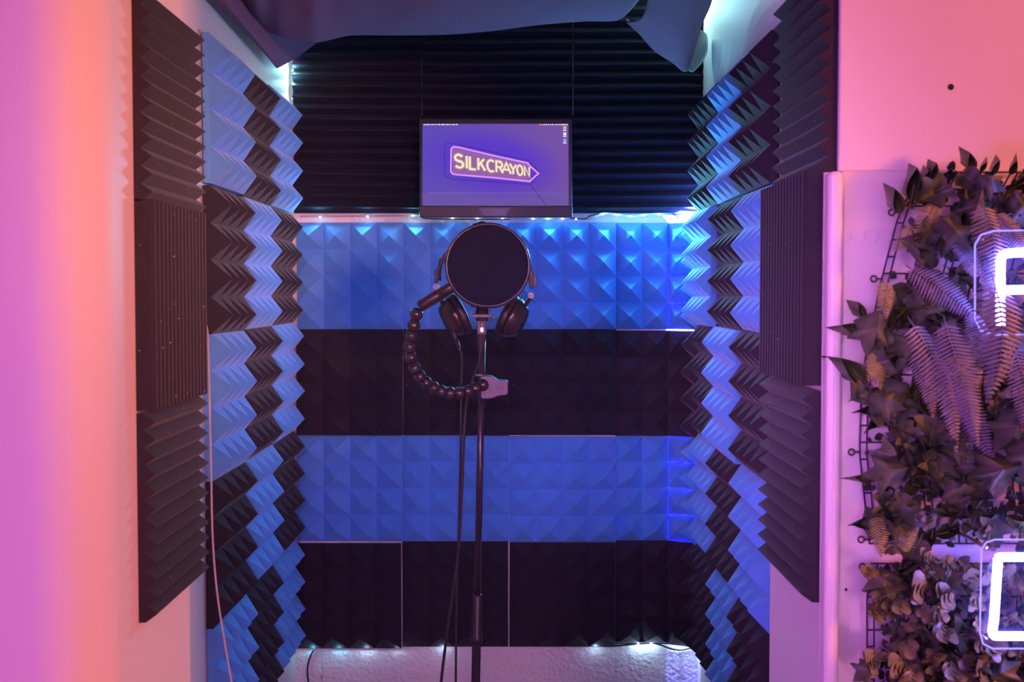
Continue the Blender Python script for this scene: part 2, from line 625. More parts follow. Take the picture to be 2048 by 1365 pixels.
wedge_back(590, 843.5, zb, 6, 'low black wedge foam panel left of the monitor, under the seam', 0.001, 1)
wedge_back(590, 844, zb + 6 * PITCHW + 0.0022, 15, 'tall black wedge foam panel above the seam left of the monitor', 0.001, 2)
wedge_back(846.5, 1143.5, zb + 9 * PITCHW, 12, 'wide black wedge foam panel directly above the monitor', 0.001, 3)
wedge_back(845, 1147, zb, 9, 'black wedge foam panel mostly hidden behind the monitor', 0.001, 6)
wedge_back(1147, 1404, zb, 21, 'black wedge foam panel right of the monitor, glowing blue at its foot', 0.001, 4)

# wedge tiles on the jambs
me_w = wedge_mesh('wedge_tile', 0.303, 0.3045, 12, 0.0095, 0.016, blunt=0.04)
me_w.materials.append(M_BLACK)
me_wv = wedge_mesh('ribbed_tile', 0.3035, 0.303, 15, 0.0215, 0.0055, vertical=True, blunt=0.2)
me_wv.materials.append(M_DUSTY)
gl = 'black wedge tiles on the jambs'


def zpx(py, D):
    return P(1024, py, D).z


YL, YR = 1.722, 1.7055
for side in ('left', 'right'):
    tops = (-30, 395.5, 826) if side == 'left' else (-92, 341, 781)
    for i, t in enumerate(tops):
        Y = YL if side == 'left' else YR
        z = zpx(t, Y) - 0.3055
        if side == 'left':
            M = frame('left', (JL + 0.0008, Y, z))
        else:
            M = frame('right', ((JR_U if i == 0 else JR_L) - 0.0008, Y + 0.3035, z))
        me = me_wv if i == 1 else me_w
        lab = ['black wedge foam tile with level ridges at the top of the %s jamb',
               'black ribbed foam tile with upright ribs in the middle of the %s jamb',
               'black wedge foam tile with level ridges, lowest on the %s jamb'][i] % side
        mt = M_DUSTY if (i == 1 and side == 'left') else M_BLACK
        place('wedge_foam_tile' if i != 1 else 'ribbed_foam_tile', me, mt, M, lab, gl)

# ------------------------------------------------------------------ LED strips
LED_GAIN = 3.2
LED_AIMED = 0.7
LED_COL = {'c': (0.16, 0.70, 1.0), 'b': (0.06, 0.30, 1.0), 't': (0.30, 0.85, 0.92), 'w': (0.45, 0.75, 1.0), 'p': (0.8, 0.35, 1.0), 's': (0.40, 0.85, 0.90), 'v': (0.14, 0.16, 1.0)}
M_LED = {k: emit('led_' + k, tuple(min(1, 0.55 + 0.45 * x) for x in v), 9.0) for k, v in LED_COL.items()}


def led_strip(label, path, leds, normal, tape_w=0.008, aim=None, share=0.02):
    """path: list of points of the tape; leds: list of (point, colour key, watts)."""
    root = thing('led_light_strip', path[0], label, 'light strip', 'light strips')
    m = MB()
    n = Vector(normal).normalized()
    rows = []
    pts = smooth_path(path, 6)
    for i, p in enumerate(pts):
        t = (pts[min(i + 1, len(pts) - 1)] - pts[max(i - 1, 0)]).normalized()
        w = t.cross(n).normalized() * tape_w / 2
        rows.append([p - w, p + w, p + w + n * 0.0012, p - w + n * 0.0012])
    m.quadgrid(rows, True)
    m.build('tape', M_TAPE, root)
    for p, k, watt in leds:
        p = Vector(p)
        b = MB(); q = p + n * 0.0022
        b.box(q - Vector((0.0022,) * 3), q + Vector((0.0022,) * 3))
        b.build('led', M_LED[k], root)
        for typ, g in (('POINT', share if aim else 1.0), ('AREA', LED_AIMED if aim else 0.0)):
            if not g:
                continue
            d = bpy.data.lights.new('led_light', typ)
            d.energy = watt * LED_GAIN * g
            d.color = LED_COL[k]
            lo = bpy.data.objects.new('led_light', d)
            lo.location = p + n * 0.010
            if typ == 'POINT':
                d.shadow_soft_size = 0.004
            else:
                d.shape = 'DISK'
                d.size = 0.006
                lo.location = p + Vector(aim).normalized() * 0.008
                lo.rotation_euler = Vector(aim).to_track_quat('-Z', 'Y').to_euler()
            COL.objects.link(lo)
    return root


def lin(a, b, n):
    a, b = Vector(a), Vector(b)
    return [a.lerp(b, (i + .5) / n) for i in range(n)]


# along the foot of the wedge foam
yS = Y_BACK - 0.030
zS = P(1024, 432.5, yS).z
tapeL = [P(600, 433, Y_BACK - .006), P(720, 432, Y_BACK - .006), P(845, 431, yS + .005)]
led_strip('light strip along the ledge left of the monitor', tapeL,
          [(P(640, 433, yS + .012), 'c', .10), (P(735, 432, yS + .008), 'c', .12), (P(826, 430.5, yS + .006), 't', .16)], (0, -0.5, -0.9), aim=(0, -1, -0.12))
tapeM = [P(850, 436, yS), P(1000, 437, yS), P(1150, 437, yS)]
led_strip('light strip peeping out under the monitor', tapeM,
          [(P(905, 437, yS), 'c', .10), (P(955, 437, yS), 'c', .10), (P(1005, 437, yS), 'b', .16), (P(1066, 437, yS), 'b', .20),
           (P(1096, 437, yS), 'c', .22), (P(1125, 437, yS), 'b', .25)], (0, -0.6, -0.8), aim=(0, -1, -0.12))
tapeR = [P(1150, 438, yS), P(1180, 437, yS), P(1205, 427.5, yS), P(1234, 429, yS - .002), P(1262, 432.5, yS - .002), P(1290, 429.5, yS - .002),
         P(1320, 428, yS), P(1395, 430, yS + .006)]
led_strip('wavy light strip with four bright dots right of the monitor', tapeR,
          [(P(1152, 437.5, yS - .002), 'b', .25), (P(1206, 428.0, yS - .004), 'c', .35), (P(1233.5, 429, yS - .004), 'c', .5), (P(1261, 432.2, yS - .004), 'c', .5),
           (P(1288, 430, yS - .004), 'c', .55), (P(1318, 429, yS), 'c', .45), (P(1370, 430, yS - .004), 'c', .3)], (0, -0.7, -0.7), aim=(0, -1, -0.12))
# rear left corner, upper part
led_strip('upright light strip in the upper rear left corner', [(XL + 0.012, Y_BACK - 0.010, 1.74), (XL + 0.012, Y_BACK - 0.010, 2.35)],
          [(P(586.5, 114, Y_BACK - .02), 'p', .07), (P(585, 141, Y_BACK - .02), 't', .10), (P(586, 168, Y_BACK - .02), 't', .10), (P(586, 197, Y_BACK - .02), 't', .10)],
          (0.25, -1, 0), aim=(0.12, -1, 0), share=0.07)
# rear right corner, behind the curled tiles
xr = 0.492
led_strip('upright light strip in the rear right corner behind the curled tiles', [(xr, Y_BACK - 0.004, 0.52), (xr, Y_BACK - 0.004, 1.70)],
          [((xr, Y_BACK - 0.005, z), 'v', 26.0 if z > 1.4 else 6.0) for i, z in enumerate([0.76, 0.80, 0.84, 0.91, 1.02, 1.13, 1.24, 1.35, 1.46, 1.57, 1.68])],
          (0.0, -1.0, 0))
led_strip('upright light strip behind the right corner of the cloth canopy', [(0.43, Y_BACK - 0.043, 2.27), (0.43, Y_BACK - 0.043, 2.42)],
          [((0.43, Y_BACK - 0.044, z), 's', 0.15) for z in (2.30, 2.34, 2.38, 2.42)], (0, -1, 0), aim=(0.8, -1, 0), share=0.1)
# foot of the foam
zf = P(1024, 1287, Y_BACK).z
led_strip('light strip under the foot of the foam at left', [(XL + 0.03, Y_BACK - 0.012, zf + .004), (P(1010, 1300, Y_BACK).x, Y_BACK - 0.012, zf + .004)],
          [((x, Y_BACK - 0.016, zf + .004), k, w) for x, k, w in ((-0.575, 'c', .09), (-0.50, 'c', .09), (-0.42, 'w', .08), (-0.33, 'w', .04), (-0.2, 'w', .012))], (0, -0.3, -1))
led_strip('light strip under the foot of the foam at right', [(P(1180, 1300, Y_BACK).x, Y_BACK - 0.012, zf + .006), (XR - 0.03, Y_BACK - 0.012, zf + .006)],
          [((P(px, 1284, Y_BACK).x, Y_BACK - 0.018, zf + .006), 'w', w) for px, w in ((1190, .02), (1275, .022), (1301, .022), (1365, .03))], (0, -0.3, -1))

# ------------------------------------------------------------------ monitor
MD = 3.36
mon = thing('monitor', P(991, 435, MD + 0.01), 'portable black monitor showing a purple neon sign, hung on the black wedge foam', 'monitor')


def mp(px, py, d=0.0):
    p = P(px, py, MD)
    return Vector((p.x, MD - d, p.z))


m = MB()
a, b = mp(838.5, 433.5), mp(1145, 237)
m.box((a.x, MD, a.z), (b.x, MD + 0.014, b.z))
m.build('casing', M_SATIN, mon, bevel=0.003)
m = MB()
a2, b2 = mp(838.5, 435), mp(1145, 412.5)
m.box((a2.x, MD - 0.004, a2.z), (b2.x, MD + 0.0005, b2.z))
m.build('lower_bezel', M_PLASTIC, mon, bevel=0.002)
m = MB()
c1 = [mp(px, py, 0.0045) for px, py in ((965, 432), (1013, 432), (1014, 424), (1020, 419), (1028, 416.5), (948, 416.5), (957, 419), (964, 424))]
m.prism([c + Vector((0, 0.0015, 0)) for c in c1], (0, -0.0016, 0))
m.build('chin_plate', M_SATIN, mon)
m = MB()
m.box((-0.09, MD + 0.014, 1.80), (0.07, Y_BACK - 0.040, 1.90))
m.build('wall_bracket', M_PLASTIC, mon)

# screen with its displayed picture (a screen gives off light)
sx0, sy0, sx1, sy1 = 845, 248, 1137, 411.5
ms = bpy.data.materials.new('screen_picture')
ms.use_nodes = True
nt = ms.node_tree
nt.nodes.clear()
tc = nt.nodes.new('ShaderNodeTexCoord')
sep = nt.nodes.new('ShaderNodeSeparateXYZ')
nt.links.new(tc.outputs['Generated'], sep.inputs[0])


def mathn(op, a, b=None, c=None):
    n = nt.nodes.new('ShaderNodeMath')
    n.operation = op
    for i, x in enumerate((a, b, c)):
        if x is None:
            continue
        if isinstance(x, (int, float)):
            n.inputs[i].default_value = x
        else:
            nt.links.new(x, n.inputs[i])
    return n.outputs[0]


U, V = sep.outputs[0], sep.outputs[2]


def blob(cx, cy, rx, ry, slope):
    """soft ellipse around the wallpaper's sign; slope leans it"""
    du = mathn('DIVIDE', mathn('SUBTRACT', U, cx), rx)
    vv = mathn('ADD', mathn('SUBTRACT', V, cy), mathn('MULTIPLY', mathn('SUBTRACT', U, cx), slope))
    dv = mathn('DIVIDE', vv, ry)
    r2 = mathn('ADD', mathn('MULTIPLY', du, du), mathn('MULTIPLY', dv, dv))
    return mathn('EXPONENT', mathn('MULTIPLY', mathn('MULTIPLY', r2, r2), -0.7))


def mixc(fac, a, b):
    n = nt.nodes.new('ShaderNodeMix')
    n.data_type = 'RGBA'
    if isinstance(fac, (int, float)):
        n.inputs['Factor'].default_value = fac
    else:
        nt.links.new(fac, n.inputs['Factor'])
    for s, x in ((6, a), (7, b)):
        if isinstance(x, tuple):
            n.inputs[s].default_value = (*x, 1)
        else:
            nt.links.new(x, n.inputs[s])
    return n.outputs[2]


col = mixc(U, (0.115, 0.075, 0.46), (0.19, 0.085, 0.36))
col = mixc(mathn('MULTIPLY', mathn('LESS_THAN', V, 0.155), 0.7), col, (0.15, 0.10, 0.37))
col = mixc(mathn('MULTIPLY', blob(0.47, 0.52, 0.40, 0.34, 0.20), 0.85), col, (0.095, 0.035, 0.62))
e = nt.nodes.new('ShaderNodeEmission')
nt.links.new(col, e.inputs['Color'])
e.inputs['Strength'].default_value = 1.0
out = nt.nodes.new('ShaderNodeOutputMaterial')
nt.links.new(e.outputs[0], out.inputs[0])
m = MB()
m.prism([mp(sx0, sy1, 0), mp(sx1, sy1, 0), mp(sx1, sy0, 0), mp(sx0, sy0, 0)], (0, -0.0008, 0))
screen = m.build('screen', ms, mon)


# everything below lies in the screen's own picture: crop coordinates of the screen, 5.935 units per photo pixel
def sp(cx, cy, d):
    return mp(820 + cx / 5.935, 220 + cy / 5.935, d)


def stroke(m, pts, w, d, closed=False):
    """flat ribbon of width w (crop units) along pts"""
    n = len(pts)
    P2 = [Vector((x, y, 0)) for x, y in pts]
    rows = []
    for i in range(n + (1 if closed else 0)):
        k = i % n
        pv = P2[(k - 1) % n] if (closed or k > 0) else None
        nx = P2[(k + 1) % n] if (closed or k < n - 1) else None
        d1 = (P2[k] - pv).normalized() if pv is not None else (nx - P2[k]).normalized()
        d2 = (nx - P2[k]).normalized() if nx is not None else d1
        t = (d1 + d2)
        t = t.normalized() if t.length > 1e-4 else d1
        q = Vector((-t.y, t.x, 0))
        s = 1.0 / max(0.5, abs(q.dot(Vector((-d1.y, d1.x, 0)))))
        a, b = P2[k] + q * w / 2 * s, P2[k] - q * w / 2 * s
        rows.append([sp(a.x, a.y, d), sp(b.x, b.y, d)])
    m.quadgrid(rows)


M_S_YEL = emit('screen_letter_glow', (1.0, 0.90, 0.66), 1.0)
M_S_TAN = emit('screen_letter_halo', (0.56, 0.34, 0.26), 1.0)
M_S_LIL = emit('screen_lilac_tube', (0.75, 0.30, 1.0), 1.0)
M_S_DRK = emit('screen_dark_line', (0.05, 0.025, 0.20), 1.0)
M_S_VIO = emit('screen_violet_edge', (0.20, 0.09, 0.85), 1.0)
M_S_SHELF = emit('screen_shelf_line', (0.19, 0.11, 0.62), 1.0)
M_S_WHITE = emit('screen_white_text', (0.85, 0.80, 0.95), 1.0)
M_S_YELI = emit('screen_icon_yellow', (0.70, 0.52, 0.25), 1.0)
M_S_BLUI = emit('screen_icon_blue', (0.25, 0.45, 0.85), 1.0)
m = MB(); stroke(m, [(430, 400), (500, 392), (900, 482), (1400, 600), (1538, 745), (1440, 885), (1400, 882), (900, 848), (480, 822), (418, 775), (408, 600), (415, 440)], 7, 0.0010, True)
m.build('sign_outline', M_S_DRK, screen, fix=False)
m = MB()
m.prism([sp(x, y, 0.0011) for x, y in ((505, 445), (1395, 632), (1420, 845), (505, 765))], (0, -0.00005, 0))
m.build('sign_backing', emit('screen_sign_backing', (0.30, 0.12, 0.42), 1.0), screen)
m = MB(); stroke(m, [(490, 470), (500, 448), (525, 437), (600, 450), (1000, 545), (1400, 632), (1402, 648), (1525, 755), (1432, 838), (1420, 850), (1380, 845), (1000, 806), (560, 770), (505, 760), (485, 730), (487, 600)], 20, 0.0013, True)
m.build('sign_border', M_S_LIL, screen, fix=False)
m = MB(); stroke(m, [(1430, 888), (1520, 1010), (1560, 1060), (1620, 1132)], 7, 0.0010)
m.build('sign_cord', M_S_DRK, screen, fix=False)
m = MB(); stroke(m, [(200, 983), (1800, 992)], 8, 0.0010)
m.build('shelf_line', M_S_SHELF, screen, fix=False)


def arc(cx, cy, rx, ry, a0, a1, n=14):
    return [(cx + rx * math.cos(math.radians(a0 + (a1 - a0) * i / n)), cy + ry * math.sin(math.radians(a0 + (a1 - a0) * i / n))) for i in range(n + 1)]


GLY = {
    'S': [arc(.5, .73, .42, .25, 30, 270, 12)[0:] + arc(.5, .25, .44, .25, 90, -150, 12)],
    'I': [[(.5, 0), (.5, 1)]],
    'L': [[(.1, 1), (.1, 0), (.95, 0)]],
    'K': [[(.1, 0), (.1, 1)], [(.85, 1), (.12, .42)], [(.38, .62), (.95, 0)]],
    'C': [arc(.55, .5, .48, .5, 48, 312, 18)],
    'R': [[(.1, 0), (.1, 1), (.55, 1)] + arc(.55, .75, .32, .25, 90, -90, 10) + [(.1, .5)], [(.5, .5), (.95, 0)]],
    'A': [[(0, 0), (.5, 1), (1, 0)], [(.2, .36), (.8, .36)]],
    'Y': [[(0, 1), (.5, .5), (1, 1)], [(.5, .5), (.5, 0)]],
    'O': [arc(.5, .5, .48, .5, 0, 360, 22)],
    'N': [[(.08, 0), (.08, 1), (.92, 0), (.92, 1)]],
}
SPAN = [('S', 528, 635), ('I', 655, 690), ('L', 700, 785), ('K', 800, 895), ('C', 910, 1005), ('R', 1015, 1105), ('A', 1090, 1195), ('Y', 1182, 1262), ('O', 1270, 1336), ('N', 1354, 1420)]
for w, d, mt, nm in ((46, 0.0012, M_S_TAN, 'letter_halo'), (21, 0.0014, M_S_YEL, 'lettering')):
    m = MB()
    for ch, x0, x1 in SPAN:
        for st in GLY[ch]:
            pts = []
            for u, v in st:
                x = x0 + (x1 - x0) * u
                t = (x - 525) / 900.0
                yt, yb = 520 + 162 * t, 678 + 112 * t
                pts.append((x + (0 if v > .5 else 3), yb + (yt - yb) * v))
            stroke(m, pts, w * (1 - 0.32 * (x0 - 528) / 900), d)
    m.build(nm, mt, screen, fix=False)
m = MB()
for x0, x1 in ((163, 181), (188, 226), (236, 254), (262, 284), (295, 314), (327, 360), (369, 420), (429, 464), (475, 492), (502, 538), (548, 570)):
    m.prism([sp(x0, 180, 0.0010), sp(x1, 180, 0.0010), sp(x1, 168, 0.0010), sp(x0, 168, 0.0010)], (0, -0.00005, 0))
for x0, x1 in ((1585, 1600), (1611, 1630), (1640, 1650), (1662, 1674), (1684, 1700), (1709, 1716), (1730, 1744), (1754, 1762), (1773, 1786), (1795, 1838), (1845, 1870)):
    m.prism([sp(x0, 181, 0.0010), sp(x1, 181, 0.0010), sp(x1, 168, 0.0010), sp(x0, 168, 0.0010)], (0, -0.00005, 0))
m.build('menu_text', M_S_WHITE, screen)
m = MB()
for x0, x1 in ((1532, 1548), (1558, 1575)):
    m.prism([sp(x0, 184, 0.0010), sp(x1, 184, 0.0010), sp(x1, 166, 0.0010), sp(x0, 166, 0.0010)], (0, -0.00005, 0))
m.build('menu_icons', emit('screen_menu_orange', (0.85, 0.25, 0.12), 1.0), screen)
for y, mt in ((195, M_S_YELI), (268, M_S_WHITE), (345, M_S_BLUI)):
    m = MB()
    m.prism([sp(1820, y + 36, 0.0010), sp(1855, y + 36, 0.0010), sp(1855, y, 0.0010), sp(1820, y, 0.0010)], (0, -0.00005, 0))
    ic = m.build('desktop_icon', mt, screen)
    m = MB()
    m.prism([sp(1815, y + 54, 0.0010), sp(1858, y + 54, 0.0010), sp(1858, y + 43, 0.0010), sp(1815, y + 43, 0.0010)], (0, -0.00005, 0))
    m.build('icon_caption', M_S_WHITE, screen)

# leads at the monitor and along the ledge
m = MB(); m.tube(smooth_path([P(836, 418, MD + .02), P(834, 424, MD + .02), P(840, 431, MD + .015), P(852, 437, MD + .01), P(900, 438.8, MD + .01), P(1020, 439.2, MD + .012)]), 0.0016, 6)
tag(m.build('monitor_lead', M_RUBBER, None, True), 'thin black lead curling under the lower edge of the monitor', 'cable')
m = MB(); m.tube(smooth_path([P(1140, 437, yS - .004), P(1170, 438, yS - .004), P(1180, 432, yS - .006), P(1198, 428, yS - .006)]), 0.0015, 6)
tag(m.build('strip_lead', M_RUBBER, None, True), 'short black lead joining the ledge light strip right of the monitor', 'cable')
m = MB(); m.tube([P(1345, 427, yS), P(1371, 446, yS - .004)], 0.0016, 6)
tag(m.build('strip_lead', M_RUBBER, None, True), 'black lead slanting down at the right end of the ledge', 'cable')
m = MB(); m.tube(smooth_path([P(1229, 1293, Y_BACK - .012), P(1265, 1290, Y_BACK - .012), P(1300, 1287.5, Y_BACK - .012), P(1318, 1290, Y_BACK - .012), P(1340, 1298, Y_BACK - .012), P(1360, 1301, Y_BACK - .012), P(1383, 1297, Y_BACK - .012)]), 0.0024, 7)
tag(m.build('strip_lead', M_RUBBER, None, True), 'grey lead drooping under the bottom right curled tile', 'cable')
m = MB(); m.tube(smooth_path([P(643, 1290, Y_BACK - .015), P(628, 1300, Y_BACK - .015), P(617, 1325, Y_BACK - .015), P(615, 1350, Y_BACK - .015), P(618, 1380, Y_BACK - .015), P(622, 1480, Y_BACK - .015)]), 0.0025, 7)
tag(m.build('strip_lead', M_RUBBER, None, True), 'dark lead looping down the wall below the foam at lower left', 'cable')
m = MB(); m.tube(smooth_path([P(641, 1290, Y_BACK - .008), P(642, 1305, Y_BACK - .008), P(645, 1330, Y_BACK - .008), P(645, 1400, Y_BACK - .008)]), 0.0010, 5)
for y in (1300, 1355):
    q = P(643.5, y, Y_BACK - .008); m.box(q - Vector((.003, .003, .006)), q + Vector((.003, .003, .006)))
tag(m.build('strip_lead', M_WHITE_CABLE, None), 'thin pale wire with small connectors beside the dark looping lead', 'cable')

# white cable hanging at the left jamb
pts = [(409, 640, 2.075), (414.5, 662, 2.085), (416, 700, 2.09), (419, 800, 2.09), (422, 930, 2.09), (424, 1040, 2.09), (428, 1120, 2.10), (436, 1200, 2.11), (450, 1290, 2.13), (463, 1365, 2.15), (482, 1470, 2.17), (500, 1600, 2.2), (505, 1700, 2.2)]
m = MB(); m.tube(smooth_path([P(*p) for p in pts]), 0.0018, 8)
tag(m.build('white_cable', M_WHITE_CABLE, None, True), 'thin white cable hanging down in front of the left alcove tiles', 'cable')

# ------------------------------------------------------------------ cloth canopy
def sheet(m, grid, nu, nv, curl, sag=0.0, fold=0.0):
    """grid: rows front to back, each a list of (px, py, depth) columns; smoothed both ways, its rear hem turned up by curl."""
    rows = [smooth_path([Vector(q) for q in r], nu) for r in grid]
    cols = [smooth_path([r[i] for r in rows], nv) for i in range(len(rows[0]))]
    out = []
    n = len(cols[0])
    for j in range(n):
        t = j / (n - 1)
        row = []
        for i, c in enumerate(cols):
            u = i / (len(cols) - 1)
            pt = P(*c[j])
            w = math.sin(math.pi * t)
            pt.z += -sag * w + fold * (math.sin(u * 30 + 2.2 * t) + 0.7 * math.sin(u * 63 + t * 5)) * w
            row.append(pt)
        out.append(row)
    for dy, dz in curl:
        k = len(cols) - 1
        out.append([p + Vector((0, dy, dz)) * (max(0.12, (i / k - 0.35) / 0.65) if dy > 0.045 and dz > 0.019 and sag == 0 else 1) for i, p in enumerate(out[n - 1])])
    m.quadgrid(out)


m = MB()
# main sag of the cloth, nearest the room
bx = [470, 500, 530, 560, 590, 632, 665, 705, 800, 900, 985, 1080, 1170, 1215, 1240, 1262, 1290]
by = [-20, 36, 60, 73, 81, 85, 79, 71, 71, 69, 62, 50, 43, 43, 39, 20, -14]
bd = [2.93, 2.88, 2.86, 2.85, 2.86, 2.88, 2.91, 2.95, 3.0, 3.0, 3.0, 3.0, 3.0, 3.0, 3.0, 3.02, 3.05]
fx = [430, 452, 480, 515, 550, 600, 640, 700, 800, 900, 985, 1080, 1170, 1220, 1250, 1290, 1320]
g0 = [(x, -75, 2.36) for x in fx]
g1 = [(f * .5 + b * .5, -75 + (y + 75) * .55, 2.36 + (d - 2.36) * .5) for f, b, y, d in zip(fx, bx, by, bd)]
g2 = list(zip(bx, by, bd))
sheet(m, [g0, g1, g2], 5, 7, ((0.02, 0.006), (0.04, 0.022), (0.055, 0.05), (0.06, 0.10)), 0.004, 0.0045)
# left corner hanging behind it, with its broad hem strip along the wall
sheet(m, [[(392, -60, 2.30), (428, -60, 2.31), (470, -60, 2.50), (505, -60, 2.72)],
          [(430, 0, 2.47), (457, 2, 2.48), (502, 0, 2.72), (545, -20, 2.92)],
          [(500, 73, 2.78), (519, 84, 2.80), (560, 72, 2.98), (602, 50, 3.10)],
          [(553, 137, 3.08), (558, 135, 3.09), (597, 113, 3.17), (634, 85, 3.23)]], 6, 7, ((0.008, 0.004), (0.012, 0.03), (0.012, 0.09)))
# right corner lobe; unseen rear curl added to shade the wall from the strip
sheet(m, [[(1305, -60, 2.70), (1325, -60, 2.70), (1350, -60, 2.70), (1385, -60, 2.70), (1412, -60, 2.72), (1436, -60, 2.75)],
          [(1296, 0, 2.90), (1322, 10, 2.90), (1345, 20, 2.92), (1375, 30, 2.95), (1402, 20, 2.97), (1421, 4, 2.98)],
          [(1282, 36, 3.00), (1308, 50, 3.02), (1330, 70, 3.05), (1360, 90, 3.08), (1385, 84, 3.10), (1400, 55, 3.12)],
          [(1254, 43, 3.08), (1280, 67, 3.10), (1310, 100, 3.14), (1346, 124, 3.16), (1368, 142, 3.19), (1377, 136, 3.21)]], 6, 7, ((0.008, 0.003), (0.05, 0.02), (0.12, 0.06), (0.19, 0.12)))
me = m.mesh('cloth_canopy', True)
can = link('cloth_canopy', me, M_CLOTH)
tag(can, 'slate blue cloth slung as a sagging canopy across the top of the alcove', 'cloth')
md = can.modifiers.new('thick', 'SOLIDIFY'); md.thickness = 0.003
m = MB(); m.tube(smooth_path([P(x, y, d - .004) for x, y, d in ((1400, -55, 2.71), (1389, 24, 2.955), (1373, 86, 3.085), (1357, 130, 3.17))], 8), 0.0012, 5)
m.build('hem_stitch', M_CLOTH, can, True)
# stitched hem along its right edge and pale underside turned over at the right corner
m = MB()
tw = [(1372, 138, 3.22), (1380, 112, 3.23), (1391, 88, 3.23), (1400, 60, 3.23)]
tw2 = [(1385, 142, 3.26), (1400, 126, 3.28), (1412, 104, 3.29), (1413, 76, 3.29)]
tw3 = [(1381, 144, 3.25), (1396, 124, 3.26), (1408, 99, 3.26), (1410, 68, 3.26)]
m.quadgrid([smooth_path([P(*p) for p in t_], 5) for t_ in (tw, tw3, tw2)])
flap = m.build('folded_corner', M_LINING, can, True)
md = flap.modifiers.new('thick', 'SOLIDIFY'); md.thickness = 0.004
flap['label'] = 'pale underside turned over at the right corner'

# ------------------------------------------------------------------ microphone stand
ST = 2.36
pole_top, pole_mid, pole_bot = P(964.5, 640, ST), P(956.3, 1195, ST), P(950.5, 1365, ST)
dirp = (pole_bot - pole_mid).normalized()
dirp = (P(951.5, 1365, ST) - P(964.5, 690, ST)).normalized()
foot = P(951.5, 1365, ST) + dirp * ((P(951.5, 1365, ST).z - 0.22) / -dirp.z)
stand = thing('microphone_stand', (foot.x, foot.y, 0.0), 'tall slim black microphone stand in the middle of the alcove', 'stand')


def onpole(py):
    t = (P(957, py, ST).z - P(964.5, 690, ST).z) / dirp.z
    return P(964.5, 690, ST) + dirp * t


m = MB(); m.tube([onpole(655), onpole(1195)], 0.0066, 16); m.build('upper_pole', M_SATIN, stand, True)
m = MB(); m.lathe([(0, 0.006), (0.0, 0.0098), (0.004, 0.0108), (0.084, 0.0108), (0.088, 0.0118), (0.094, 0.0118), (0.096, 0.0095), (0.096, 0.006)], onpole(1189), dirp, 20)
m.build('height_clutch', M_PLASTIC, stand, True)
m = MB(); m.tube([onpole(1270), foot + dirp * 0.06], 0.0088, 16); m.build('lower_pole', M_SATIN, stand, True)
m = MB(); m.lathe([(0, 0.008), (0, 0.022), (0.05, 0.024), (0.055, 0.01)], foot + Vector((0, 0, 0.03)), (0, 0, -1), 18); m.build('tripod_hub', M_PLASTIC, stand, True)
for k in range(3):
    a = math.radians(90 + 120 * k)
    e0 = foot + Vector((0, 0, 0.0))
    e1 = Vector((foot.x + 0.30 * math.cos(a), foot.y + 0.30 * math.sin(a), 0.012))
    m = MB(); m.tube([e0, e1], 0.008, 10); lg = m.build('leg', M_SATIN, stand, True)
    m = MB(); m.lathe([(-0.02, 0.0001), (-0.02, 0.011), (0.03, 0.0115), (0.03, 0.0001)], e1, (e0 - e1), 12); m.build('rubber_foot', M_RUBBER, lg, True)

# ------------------------------------------------------------------ microphone with its plug
mc = P(964, 632, 2.335)
mic = thing('microphone', mc, 'black condenser microphone behind the round pop filter, nickel plug below', 'microphone')
m = MB()
m.lathe([(-0.010, 0.0001), (-0.010, 0.012), (0.0, 0.0125), (0.016, 0.0115), (0.018, 0.022), (0.10, 0.025), (0.16, 0.025), (0.178, 0.018), (0.184, 0.0001)], mc, (0, 0, 1), 28, squash=((1, 0, 0), 1.0))
m.build('body', M_SATIN, mic, True)
m = MB()
m.box((mc.x - 0.019, mc.y - 0.014, mc.z - 0.0035), (mc.x + 0.019, mc.y + 0.03, mc.z + 0.0035))
m.box((mc.x - 0.0175, mc.y - 0.012, mc.z + 0.0035), (mc.x - 0.0135, mc.y - 0.002, mc.z + 0.010))
m.box((mc.x + 0.0135, mc.y - 0.012, mc.z + 0.0035), (mc.x + 0.0175, mc.y - 0.002, mc.z + 0.010))
m.box((mc.x + 0.019, mc.y - 0.006, mc.z - 0.0055), (mc.x + 0.026, mc.y + 0.002, mc.z - 0.0005))
m.build('mount_plate', M_PLASTIC, mic, bevel=0.0012)
m = MB()
m.lathe([(0.000, 0.0001), (0.000, 0.0090), (0.0075, 0.0092), (0.0085, 0.0085), (0.020, 0.0090), (0.0215, 0.0084), (0.0225, 0.0092), (0.024, 0.0084), (0.0255, 0.0092), (0.0335, 0.0088), (0.034, 0.0001)], P(963.5, 635, 2.335), (0, 0, -1), 26)
plug = m.build('plug', M_STEEL, mic, True)
m = MB()
q = P(963.5, 648, 2.335) + Vector((0, -0.0093, 0))
m.tube(smooth_path([q + Vector((-0.0032, 0, 0.006)), q + Vector((-0.003, 0, -0.002)), q + Vector((0, -.0003, -0.0055)), q + Vector((0.003, 0, -0.002)), q + Vector((0.0032, 0, 0.006))], 4), 0.0007, 5)
m.build('release_latch', M_PLASTIC, plug, True)
plug['label'] = 'nickel plug'
m = MB()
m.lathe([(0, 0.0085), (0.004, 0.0088), (0.020, 0.0074), (0.033, 0.0050), (0.034, 0.003)], P(963, 670, 2.335), (-0.04, 0, -1), 18)
m.build('plug_boot', M_RUBBER, mic, True)
pts = [(961.5, 702, 2.335), (957, 730, 2.346), (945, 760, 2.352), (935, 795, 2.350), (929, 850, 2.335), (925, 950, 2.322), (921, 1040, 2.322), (915, 1120, 2.322), (900, 1225, 2.322), (885, 1340, 2.322), (880, 1400, 2.322), (874, 1500, 2.3), (872, 1700, 2.28)]
m = MB(); m.tube(smooth_path([P(*p) for p in pts]), 0.0029, 8); m.build('lead', M_RUBBER, mic, True)

